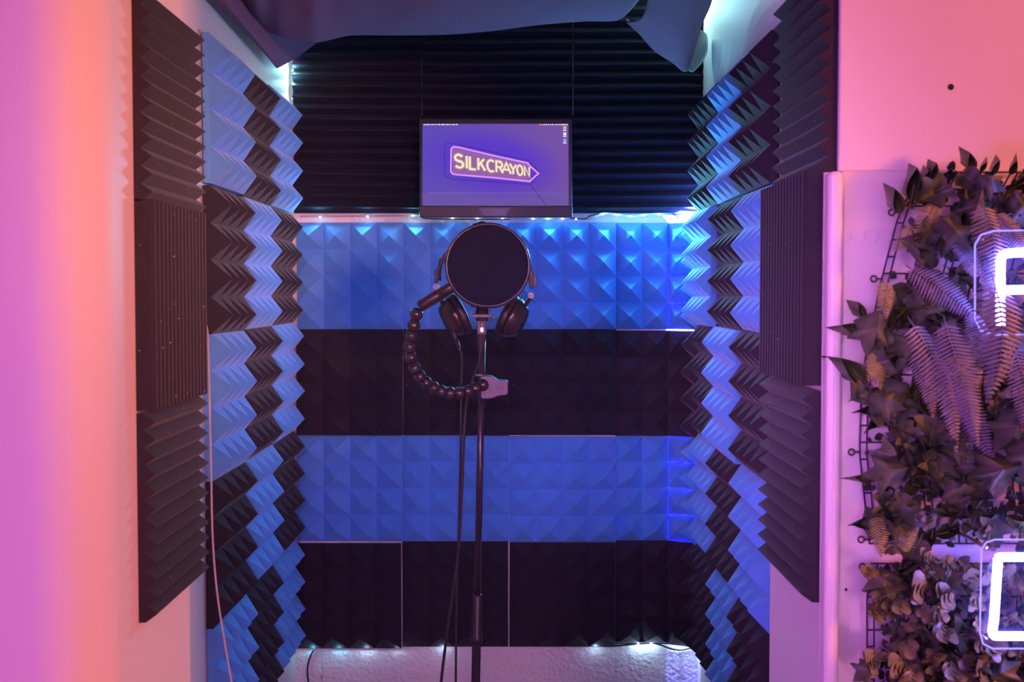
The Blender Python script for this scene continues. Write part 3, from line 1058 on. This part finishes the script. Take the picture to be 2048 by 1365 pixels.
# ------------------------------------------------------------------ headphones hung over the microphone
HD = 2.40
hp = thing('headphones', P(968, 640, HD), 'black over-ear headphones hanging over the microphone, pink hinge discs', 'headphones')
m = MB()
cx, cy, rr = 967, 568, 93
arcp = []
for i in range(25):
    a = math.radians(188 + (352 - 188) * i / 24)
    arcp.append((cx + rr * math.cos(a), cy + rr * 1.05 * math.sin(a), HD))
arcp = [(872, 566, HD)] + arcp[1:-1] + [(1063, 578, HD)]
P3 = [P(*p) for p in arcp]
rows = []
for i, p in enumerate(P3):
    t = (P3[min(i + 1, len(P3) - 1)] - P3[max(i - 1, 0)]).normalized()
    n = Vector((t.z, 0, -t.x))
    w = 0.013
    h = 0.0042 if 2 < i < len(P3) - 3 else 0.0032
    rows.append([p + n * h + Vector((0, -w, 0)), p + n * h + Vector((0, w, 0)), p - n * h + Vector((0, w, 0)), p - n * h + Vector((0, -w, 0))])
n0 = m.quadgrid(rows, True)
m.f.append((n0, n0 + 1, n0 + 2, n0 + 3)); k = n0 + 4 * (len(rows) - 1); m.f.append((k, k + 1, k + 2, k + 3))
m.build('headband', M_LEATHER, hp, False, bevel=0.002)
for side, (hx, hy), (ex, ey), (slx, sly) in (('l', (872, 574.5), (911, 633), (877, 556)), ('r', (1062, 591.5), (1024, 636), (1065, 568))):
    s = 1 if side == 'l' else -1
    # slider joint and hinge
    m = MB(); m.tube([P(slx + s * 6, sly - 38, HD), P(slx + s * 1.5, sly - 14, HD), P(slx, sly + 6, HD)], [0.0045, 0.0050, 0.0062], 10)
    q = P(slx - s * 4.5, sly - 6, HD); m.box(q - Vector((.0032, .007, .011)), q + Vector((.0032, .007, .011)))
    m.build('slider', M_PLASTIC, hp, False, bevel=0.001)
    m = MB(); q = P(hx, hy, HD - 0.012); m.lathe([(0, 0.0001), (0, 0.0052), (-0.002, 0.0060), (-0.016, 0.0060)], q, (0, -1, 0), 20)
    hg = m.build('hinge_disc', M_PALE, hp, True); hg['label'] = 'pale pink hinge disc'
    m = MB(); m.torus(q + Vector((0, -0.0002, 0)), (0, 1, 0), 0.0026, 0.0004, 20, 5); m.tube([q + Vector((-.0012, -.0003, -.0014)), q + Vector((.0012, -.0003, .0014))], 0.0004, 5)
    m.build('hinge_mark', M_CLAMP, hg, True)
    # yoke down to the cup
    axis = Vector((s * 0.86, 0.16, 0.42)).normalized()        # towards the ear pad
    c = P(ex, ey, HD)
    m = MB(); m.tube(smooth_path([P(hx, hy + 4, HD), c - axis * 0.022 + Vector((-s * .004, -0.01, 0.028)), c - axis * 0.024 + Vector((0, -0.01, 0.0))], 5), 0.0042, 10)
    m.build('yoke', M_PLASTIC, hp, True)
    up = Vector((0, 0, 1))
    m = MB(); m.lathe([(-0.026, 0.0001), (-0.026, 0.020), (-0.0245, 0.027), (-0.018, 0.031), (-0.012, 0.034), (-0.006, 0.0375), (0.000, 0.039), (0.002, 0.037), (0.002, 0.0001)], c, axis, 36, squash=(up, 1.08))
    cup = m.build('ear_cup', M_SATIN, hp, True)
    m = MB(); m.torus(c + axis * -0.0005, axis, 0.0372, 0.0012, 40, 6); m.build('cup_rim', M_PLASTIC, cup, True)
    m = MB(); m.lathe([(0.002, 0.0365), (0.004, 0.0395), (0.009, 0.0410), (0.014, 0.0405), (0.018, 0.0375), (0.0195, 0.032), (0.018, 0.026), (0.012, 0.023), (0.006, 0.0225), (0.004, 0.0001)], c, axis, 36, squash=(up, 1.06))
    m.build('ear_pad', M_LEATHER, cup, True)
    m = MB(); q = c - axis * 0.0195 + Vector((0, 0, 0)); m.torus(q, axis, 0.024, 0.0009, 30, 6); m.build('cup_ring', M_PLASTIC, cup, True)
m = MB(); m.tube([P(906, 662, HD - .02), P(914, 684, HD - .02)], [0.0052, 0.0042], 10); m.tube([P(914, 684, HD - .02), P(918, 697, HD - .022), P(923.5, 708, HD - .025)], [0.0038, 0.0034, 0.0025], 10)
m.build('cable_socket', M_PLASTIC, hp, True)
pts = [(922, 706, HD - .025), (924, 722, HD - .03), (922.5, 770, HD - .04), (921, 900, HD - .05), (918, 1040, HD - .05), (914.5, 1150, HD - .05), (912.5, 1260, HD - .05), (911.5, 1365, HD - .05), (911, 1500, HD - .05), (905, 1700, HD - .07)]
m = MB(); m.tube(smooth_path([P(*p) for p in pts]), 0.0022, 8); m.build('cable', M_RUBBER, hp, True)

# ------------------------------------------------------------------ pop filter with gooseneck and clamp
PD = 2.22
c = P(975.5, 531.5, PD)
R_ = 85.5 / F_PX * PD
clampc = P(993, 774, 2.345)
pf = thing('pop_filter', clampc, 'round black mesh pop filter on a beaded gooseneck clamped to the stand', 'pop filter')
tilt = Vector((0.03, -1, 0.06)).normalized()
m = MB(); m.lathe([(-0.010, R_ * 0.955), (-0.010, R_ * 0.99), (-0.004, R_ * 1.005), (0.004, R_ * 1.005), (0.009, R_ * 0.985), (0.0105, R_ * 0.955), (0.008, R_ * 0.925), (0.0, R_ * 0.915), (-0.010, R_ * 0.93), (-0.010, R_ * 0.955)], c, tilt, 72)
m.build('rim', M_SATIN, pf, True)
m = MB(); m.lathe([(0.0035, R_ * 0.925), (0.0045, R_ * 0.6), (0.005, R_ * 0.3), (0.005, 0.0)], c, tilt, 64); m.lathe([(-0.006, R_ * 0.94), (-0.006, 0.0)], c, tilt, 64)
m.build('mesh_screen', M_MESH, pf, True)
a0, a1 = P(906, 573, PD), P(839, 614, PD + 0.006)
ax = (a1 - a0).normalized()
L = (a1 - a0).length
m = MB(); m.lathe([(-0.004, 0.0001), (-0.004, 0.0088), (0.0, 0.0106), (L * .40, 0.0106), (L * .405, 0.0100), (L * .425, 0.0100), (L * .43, 0.0108), (L * .5, 0.0110), (L * .94, 0.0112), (L, 0.0098), (L, 0.0001)], a0, ax, 24)
m.build('neck_sleeve', M_PLASTIC, pf, True)
beads = [(833, 629), (828, 651), (822, 672), (819.3, 694), (821.6, 716), (829.5, 736), (839, 752.6), (852, 766), (867.5, 776), (883, 783), (900.5, 786.8), (918.8, 786.8), (935.5, 783), (951, 777.5), (966, 770.5)]
path = [P(x, y, PD + 0.006 + (0.10 * (i / 14) ** 1.3)) for i, (x, y) in enumerate(beads)]
neck = MB(); neck.tube(smooth_path(path, 5), 0.0062, 10); nk = neck.build('gooseneck', M_PLASTIC, pf, True)
for i, p in enumerate(path):
    t = (path[min(i + 1, 14)] - path[max(i - 1, 0)]).normalized()
    h = (path[min(i + 1, 14)] - path[max(i - 1, 0)]).length / (2 if 0 < i < 14 else 1)
    hb = h * 0.5
    m = MB()
    m.lathe([(-hb * .98, 0.0072), (-hb * .9, 0.0098), (-hb * .62, 0.0100), (-hb * .55, 0.0113), (-hb * .15, 0.0122), (hb * .1, 0.0122), (hb * .5, 0.0112), (hb * .85, 0.0090), (hb * 1.02, 0.0062)], p, t, 20)
    m.build('neck_bead', M_SATIN, nk, True)
# clamp
def cp(px, py, d=0.0):
    p = P(px, py, 2.345); return Vector((p.x, 2.345 - d, p.z))
outl = [(962, 752), (978, 752), (984, 753), (990, 756.5), (996, 760), (1004, 761), (1012, 761), (1016, 764), (1016, 786), (1013, 790), (1002, 790.5), (994, 792), (986, 796), (976, 797.5), (964, 797), (962, 795)]
m = MB(); m.prism([cp(x, y, 0.012) for x, y in outl], (0, 0.010, 0)); m.build('clamp_jaw', M_CLAMP, pf, bevel=0.0015)
m = MB(); m.prism([cp(991 + (x - 991) * 1.05, 774 + (y - 774) * 1.06, 0.0015) for x, y in outl], (0, 0.007, 0)); m.prism([cp(x, y, -0.008) for x, y in ((974, 756), (1014, 764), (1014, 786), (974, 793))], (0, 0.006, 0))
m.build('clamp_back_jaw', M_PLASTIC, pf, bevel=0.0015)
m = MB(); m.tube([cp(952, 750.5, 0.004), cp(966, 751, 0.004)], 0.0019, 8); m.tube([cp(952, 750.5, 0.004), cp(953, 750.5, 0.004)], 0.0026, 8); m.build('clamp_pin', M_STEEL, pf, True)
m = MB()
for arcpts in ([(996, 781), (994, 776), (996, 770), (1001, 767), (1006, 768), (1008, 764)], [(999, 782), (1000, 777), (1004, 773), (1007, 775), (1006, 780), (1009, 783)], [(1000, 771), (1003, 772), (1002, 775)]):
    m.tube(smooth_path([cp(x, y, 0.0122) for x, y in arcpts], 4), 0.0005, 5)
m.build('embossed_mark', M_PLASTIC, pf, True)

# ------------------------------------------------------------------ artificial hedge panels on the right wall
GD = 1.672
EDGE = [(330, 1850), (400, 1812), (430, 1797), (560, 1763), (700, 1733), (800, 1722), (905, 1719), (1000, 1729), (1085, 1739), (1132, 1741), (1200, 1734), (1365, 1734), (1620, 1734)]


def edge_x(py):
    for (y0, x0), (y1, x1) in zip(EDGE, EDGE[1:]):
        if y0 <= py <= y1:
            return x0 + (x1 - x0) * (py - y0) / (y1 - y0)
    return EDGE[-1][1] if py > EDGE[-1][0] else EDGE[0][1]


def gp(u, py, D=GD):
    """u: pixels to the right of the panel's left edge"""
    return P(edge_x(py) + u, py, D)


def leaf_mesh(name, outline, bend, fold, mat):
    m = MB()
    L = max(y for _, y in outline)

    def z(x, y):
        return bend * (y / L) ** 2 * L + fold * abs(x)

    n0 = len(m.v)
    spine = [0.0, 0.18, 0.36, 0.55, 0.75, 1.0]
    right = outline
    # fan from a spine point for every outline edge, mirrored
    for sgn in (1, -1):
        pts = [(sgn * x, y) for x, y in right]
        base = len(m.v)
        for x, y in pts:
            m.v.append((x, y, z(x, y)))
        sb = len(m.v)
        for x, y in right:
            yy = min(max(y, 0), L) * 0.9 + 0.02 * L
            m.v.append((0, yy, z(0, yy) - fold * 0.1))
        for i in range(len(pts) - 1):
            q = (base + i, base + i + 1, sb + i + 1, sb + i)
            m.f.append(q if sgn == 1 else q[::-1])
    m.tube([(0, -0.25 * L, -0.03 * L), (0, 0, 0), (0, L * 0.5, z(0, L * .5) - 0.001)], 0.0007, 4)
    me = m.mesh(name, True, False)
    me.materials.append(mat)
    return me


def ivy_outline(s, k=0.0):
    pts = [(0.0, 0.0), (0.16, -0.10), (0.34, -0.06), (0.52, 0.10), (0.40, 0.26), (0.36, 0.38), (0.56, 0.52), (0.62, 0.66), (0.40, 0.66), (0.24, 0.66), (0.16, 0.84), (0.0, 1.08)]
    return [(x * s * (1 + k), y * s) for x, y in pts]


def lance_outline(s, w):
    return [(w * s * math.sin(math.pi * t ** 0.8), s * t) for t in [i / 9 for i in range(10)]]


def fern_mesh(name, L, halfw, n, droop, mat, seed):
    rnd = random.Random(seed)
    m = MB()

    def pos(t):
        return Vector((0.03 * L * math.sin(t * 2.5 + seed), L * (t - 0.12 * droop * t * t), -0.0 + droop * L * 0.35 * (t * t) * -1 + 0.10 * L * math.sin(math.pi * t)))
    rach = [pos(i / 12) for i in range(13)]
    m.tube(rach, [0.0011 * (1 - 0.7 * i / 12) for i in range(13)], 5)
    for i in range(n):
        t = 0.08 + 0.90 * i / (n - 1)
        c = pos(t)
        tg = (pos(min(1, t + .02)) - pos(max(0, t - .02))).normalized()
        wl = halfw * (0.55 + 0.45 * min(1, t / .25)) * (1 - max(0, (t - .35) / .65) ** 1.4) * (0.92 + 0.16 * rnd.random()) + 0.002
        pw = L / n * 0.33
        for sgn in (1, -1):
            d = (Vector((sgn, 0, 0)) * 0.93 + tg * 0.32 + Vector((0, 0, -0.18 + 0.1 * rnd.random()))).normalized()
            up = Vector((0, 0, 1))
            w = d.cross(up).normalized()
            rows = []
            for k, ww in enumerate((0.5, 1.0, 0.95, 0.72, 0.08)):
                q = c + d * wl * k / 4 + Vector((0, 0, -0.15 * wl * (k / 4) ** 2))
                rows.append([q - w * pw * ww, q + Vector((0, 0, 0.0016 * (1 - k / 5))), q + w * pw * ww])
            m.quadgrid(rows)
    me = m.mesh(name, True, False)
    me.materials.append(mat)
    return me


def sprig_mesh(name, mat, seed, nl=11, L=0.045, s=0.017):
    rnd = random.Random(seed)
    m = MB()
    m.tube([(0, 0, 0), (0.002, L * .5, 0.006), (0, L, 0.010)], 0.0009, 5)
    for i in range(nl):
        t = 0.15 + 0.85 * i / (nl - 1)
        c = Vector((0.001, L * t, 0.010 * t))
        a = i * 2.4 + rnd.random()
        d = Vector((math.cos(a), 0.45 + 0.3 * rnd.random(), abs(math.sin(a)) * 0.9)).normalized()
        nrm = Vector((-math.cos(a) * .5, -0.3, 1)).normalized()
        w = d.cross(nrm).normalized()
        sz = s * (0.7 + 0.5 * rnd.random())
        ol = [(0.0, 0.0), (0.30, 0.18), (0.46, 0.45), (0.42, 0.72), (0.22, 0.95), (0, 1.0)]
        n2 = w.cross(d)
        rows = []
        for x, y in ol:
            q = c + d * sz * y - n2 * sz * 0.25 * y * y
            rows.append([q - w * sz * x + n2 * sz * .18 * x, q, q + w * sz * x + n2 * sz * .18 * x])
        m.quadgrid(rows)
    me = m.mesh(name, True, False)
    me.materials.append(mat)
    return me


IVY = [leaf_mesh('ivy_leaf', ivy_outline(0.040, 0.0), -0.25, -0.25, M_IVY), leaf_mesh('ivy_leaf', ivy_outline(0.046, 0.12), 0.18, 0.22, M_IVY), leaf_mesh('ivy_leaf', ivy_outline(0.034, -0.1), -0.4, 0.15, M_IVY)]
LANCE = [leaf_mesh('lance_leaf', lance_outline(0.034, 0.24), -0.2, 0.35, M_LANCE), leaf_mesh('lance_leaf', lance_outline(0.040, 0.16), 0.25, 0.3, M_LANCE)]
FERN = [fern_mesh('fern_frond', 0.15, 0.026, 26, 0.5, M_FERN, 1), fern_mesh('fern_frond', 0.19, 0.024, 34, 0.35, M_FERN, 2), fern_mesh('fern_frond', 0.17, 0.030, 26, 0.9, M_FERN, 3)]
FERN_Y = [fern_mesh('fern_frond', 0.055, 0.014, 14, 0.3, M_FERN_Y, 4), fern_mesh('fern_frond', 0.075, 0.018, 16, 0.5, M_FERN_Y, 5)]
SPRIG = [sprig_mesh('leafy_sprig', M_SPRIG, 1), sprig_mesh('leafy_sprig', M_SPRIG, 2, 13, 0.04, 0.014), sprig_mesh('leafy_sprig', M_SPRIG, 3, 9, 0.03, 0.019)]


def orient(base, d, nrm, scale=1.0):
    y = Vector(d).normalized()
    z = Vector(nrm)
    z = (z - y * z.dot(y)).normalized()
    x = y.cross(z)
    M = Matrix((x, y, z)).transposed().to_4x4()
    return Matrix.Translation(base) @ M @ Matrix.Scale(scale, 4)


def leaf_part(name, me, M, parent):
    o = bpy.data.objects.new(name, me)
    COL.objects.link(o)
    o.parent = parent
    o.matrix_parent_inverse = Matrix.Identity(4)
    o.matrix_local = Matrix.Translation(-parent.location) @ M
    return o


rg = random.Random(77)
PANEL = {}
for nm, y0, y1, lab in (('upper', 345, 1088, 'upper artificial hedge panel of ferns and ivy on the right wall'),
                        ('lower', 1128, 1560, 'lower artificial hedge panel of small round leaves on the right wall')):
    base = gp(200, y1, GD)
    root = thing('artificial_hedge_panel', base, lab, 'hedge panel', 'artificial hedge panels')
    PANEL[nm] = root
    m = MB()
    step = 33
    nY = int((y1 - y0) / step)
    for u in (0, 14, 60, 74, 120, 134, 180, 194, 240, 254, 300, 314, 360, 374, 420, 434, 480):
        m.tube([gp(u, y0 + 40 * (u < 40 and nm == 'upper') + (y1 - y0 - 40 * (u < 40 and nm == 'upper')) * i / 24) for i in range(25)], 0.0013, 5)
    for k in range(nY + 1):
        py = y0 + (y1 - y0) * k / nY
        if nm == 'upper' and k < 2:
            m.tube([gp(u, py) for u in (60, 200, 480)], 0.0013, 5)
        elif k % 2 == 0:
            m.tube([gp(u, py) for u in (0, 100, 200, 300, 480)], 0.0013, 5)
        else:
            m.tube([gp(0, py), gp(14, py)], 0.0013, 5)
    m.build('grid_mat', M_GRID, root, True)
    for py in ((425, 558, 905, 1080) if nm == 'upper' else (1134, 1420)):
        m = MB(); q = gp(-16, py); m.torus(q, (0, 1, 0), 0.0042, 0.0012, 18, 6); m.tube([q + Vector((.004, 0, 0)), gp(2, py)], 0.0013, 5)
        m.build('hook_loop', M_GRID, root, True)
    # dense dark backing foliage nobody could count
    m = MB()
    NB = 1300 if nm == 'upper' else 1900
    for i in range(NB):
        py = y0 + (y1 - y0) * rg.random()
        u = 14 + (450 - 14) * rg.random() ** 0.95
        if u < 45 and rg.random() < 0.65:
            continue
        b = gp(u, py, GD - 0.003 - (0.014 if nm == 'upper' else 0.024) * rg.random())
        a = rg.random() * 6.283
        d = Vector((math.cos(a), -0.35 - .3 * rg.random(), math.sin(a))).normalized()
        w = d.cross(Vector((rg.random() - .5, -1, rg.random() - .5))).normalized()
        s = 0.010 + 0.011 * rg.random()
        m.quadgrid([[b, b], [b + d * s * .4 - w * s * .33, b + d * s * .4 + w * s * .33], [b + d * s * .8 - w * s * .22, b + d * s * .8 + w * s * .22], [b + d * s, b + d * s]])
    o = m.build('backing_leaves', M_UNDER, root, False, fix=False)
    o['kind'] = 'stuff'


def up_or_low(py):
    return PANEL['upper'] if py < 1105 else PANEL['lower']


def put(name, meshes, b, t, D, out, parent=None, k=None, size=None, roll=0.0):
    """leaf from pixel b (stalk) to pixel t (tip): b at depth D, tip 'out' metres nearer the room."""
    pb, pt = P(b[0], b[1], D), P(t[0], t[1], D - out)
    d = pt - pb
    me = meshes[k if k is not None else rg.randrange(len(meshes))]
    Lm = max(v.co.y for v in me.vertices)
    sc = (size or d.length) / Lm
    nrm = Vector((math.sin(roll), -math.cos(roll), 0.25))
    return leaf_part(name, me, orient(pb, d, nrm, sc), parent or up_or_low(b[1]))


# large fronds as they hang in the photograph
for b, t, D, o_, k, ro in (((1815, 528), (1968, 640), 1.635, .045, 0, 0), ((1822, 632), (1930, 905), 1.62, .03, 1, .3), ((1895, 632), (1950, 898), 1.60, .03, 1, -.3),
                           ((1880, 690), (1985, 945), 1.64, .02, 1, -.5), ((1985, 545), (2003, 800), 1.585, .03, 2, 0), ((1962, 400), (1998, 600), 1.60, .03, 2, .1),
                           ((1960, 560), (1900, 470), 1.63, .03, 0, 0), ((1800, 640), (1880, 850), 1.645, .02, 1, .2), ((2030, 680), (2070, 930), 1.61, .03, 1, 0),
                           ((1990, 420), (2075, 530), 1.60, .03, 0, 0), ((2085, 560), (2130, 800), 1.6, .04, 2, 0), ((1900, 800), (1955, 980), 1.655, .01, 1, 0), ((1945, 620), (1960, 760), 1.60, .03, 2, 0)):
    put('fern_frond', FERN, b, t, D, o_, None, k, None, ro)
for b, t, k in (((1870, 405), (1835, 478), 1), ((1822, 452), (1792, 500), 0), ((1764, 560), (1778, 632), 1), ((1742, 705), (1768, 775), 1), ((1752, 700), (1740, 760), 0), ((1748, 1030), (1770, 1112), 1),
                ((1790, 1110), (1835, 1060), 0), ((1905, 700), (1925, 770), 0)):
    put('small_fern_frond', FERN_Y, b, t, 1.635, .02, None, k)
for b, t in (((1868, 372), (1868, 322)), ((1874, 380), (1905, 340)), ((1822, 405), (1838, 338)), ((1845, 395), (1860, 345)), ((1985, 352), (1998, 316)), ((1945, 345), (1944, 308)), ((1960, 345), (1975, 320)),
             ((1728, 668), (1690, 650)), ((1733, 640), (1709, 602)), ((1800, 430), (1795, 380)), ((1735, 770), (1690, 718)), ((1760, 940), (1800, 890)), ((1745, 960), (1715, 955)), ((2020, 350), (2035, 325))):
    put('lance_leaf', LANCE, b, t, 1.645, .015)
for b, t in (((1925, 350), (1985, 390)), ((1895, 370), (1850, 392)), ((1960, 365), (2010, 375)), ((2010, 400), (2050, 440)), ((1745, 640), (1738, 705)), ((1730, 780), (1705, 800)), ((1745, 800), (1810, 815)), ((1800, 850), (1835, 900)),
             ((1870, 905), (1815, 960)), ((1875, 915), (1870, 975)), ((1895, 920), (1925, 975)), ((1780, 990), (1790, 1060)), ((1820, 1000), (1790, 1050)), ((1890, 1010), (1945, 1040)), ((1935, 980), (1990, 1000)), ((1975, 1080), (2010, 1030)),
             ((1840, 1080), (1815, 1130)), ((1900, 1140), (1880, 1195)), ((2030, 830), (2000, 900)), ((2040, 880), (2055, 960)), ((1990, 830), (2030, 800)), ((1740, 1335), (1715, 1360)), ((1790, 1340), (1850, 1370)), ((1960, 1300), (1935, 1345)), ((1840, 470), (1870, 500))):
    put('ivy_leaf', IVY, b, t, 1.63, .025)
# the rest, scattered over the mats
for i in range(70):
    py = 385 + 690 * ((i * 0.618) % 1.0)
    u = 30 + 410 * rg.random()
    if 480 < py < 880 and 90 < u < 300 and rg.random() < .75:
        continue
    b = (edge_x(py) + u, py)
    a = rg.random() * 6.283
    l = 45 + 30 * rg.random()
    put('ivy_leaf', IVY, b, (b[0] + math.cos(a) * l, b[1] + math.sin(a) * l + 12), 1.648 - .02 * rg.random(), .012 + .02 * rg.random(), None, None, None, rg.uniform(-.5, .5))
for i in range(64):
    py = 370 + 710 * ((i * 0.618 + .3) % 1.0)
    u = 15 + 420 * rg.random()
    b = (edge_x(py) + u, py)
    a = rg.random() * 6.283
    l = 38 + 22 * rg.random()
    put('lance_leaf', LANCE, b, (b[0] + math.cos(a) * l, b[1] + math.sin(a) * l), 1.652 - .02 * rg.random(), .012 + .012 * rg.random(), None, None, None, rg.uniform(-.5, .5))
for i in range(95):
    py = 1135 + 400 * ((i * 0.618) % 1.0)
    u = (10 if i % 6 or py < 1230 else -28) + 420 * ((i * 0.7549) % 1.0)
    b = (edge_x(py) + u, py)
    a = rg.random() * 6.283
    l = 42 + 22 * rg.random()
    put('leafy_sprig', SPRIG, b, (b[0] + math.cos(a) * l, b[1] + math.sin(a) * l), 1.650 - .015 * rg.random(), .015 + .02 * rg.random(), PANEL['lower'], None, None, rg.uniform(-.4, .4))
for i in range(26):
    py = 1060 + 60 * rg.random() if i < 12 else 400 + 650 * rg.random()
    b = (edge_x(py) + 30 + 380 * rg.random(), py)
    a = rg.random() * 6.283
    put('leafy_sprig', SPRIG, b, (b[0] + math.cos(a) * 42, b[1] + math.sin(a) * 42), 1.65, .02, PANEL['upper'], None, None, 0)
for i in range(22):
    py = 1150 + 390 * rg.random()
    b = (edge_x(py) + 20 + 400 * rg.random(), py)
    a = rg.random() * 6.283
    put('ivy_leaf', IVY, b, (b[0] + math.cos(a) * 50, b[1] + math.sin(a) * 50), 1.64, .025, PANEL['lower'], None, None, rg.uniform(-.5, .5))

# ------------------------------------------------------------------ neon letter signs in front of the hedge
ND = 1.575


def neon_sign(label, strokes, plate, posts):
    root = thing('neon_sign', P(plate[0][0], plate[0][1], ND), label, 'neon sign', 'neon letter signs')
    m = MB(); m.prism([P(x, y, ND + .004) for x, y in plate], (0, 0.004, 0)); pl = m.build('acrylic_plate', M_ACRYLIC, root, bevel=0.001)
    m = MB(); pp = [P(x, y, ND + .006) for x, y in plate]; m.tube(pp + [pp[0]], 0.0011, 6); m.build('plate_edge', M_EDGE_GLOW, pl, True)
    for st in strokes:
        m = MB(); m.tube(smooth_path([P(x, y, ND) for x, y in st], 5), 0.0058, 12); m.build('neon_tube', M_NEON, root, True)
    for px, py in posts:
        m = MB(); q = P(px, py, ND + .008); m.tube([q, Vector((q.x, GD, q.z))], 0.003, 8); m.build('standoff', M_STEEL, root, True)
    return root


neon_sign('white-violet neon letter F on clear acrylic among the ferns', [
    [(2001, 651), (2001, 620), (2001, 580), (2001, 540), (2003, 516), (2012, 508), (2030, 506), (2070, 504), (2110, 504)],
    [(2004, 581), (2040, 580), (2080, 580), (2100, 580)]],
    [(1950, 490), (1962, 470), (1990, 462), (2150, 460), (2150, 668), (1990, 670), (1962, 662), (1950, 640)], [(1965, 480), (2120, 640), (1965, 650)])
neon_sign('white-violet neon letter D on clear acrylic in the lower hedge', [
    [(1996, 1118), (1994, 1150), (1991, 1195), (1988, 1240), (1985, 1262), (1988, 1271), (1996, 1273), (2030, 1273), (2075, 1272), (2115, 1262), (2135, 1230), (2138, 1190), (2135, 1150), (2115, 1125), (2075, 1116), (2030, 1115), (2002, 1115), (1996, 1118)]],
    [(1963, 1100), (1972, 1086), (1990, 1080), (2190, 1080), (2190, 1298), (1985, 1298), (1966, 1288), (1960, 1265)], [(1972, 1095), (1972, 1280), (2170, 1095)])
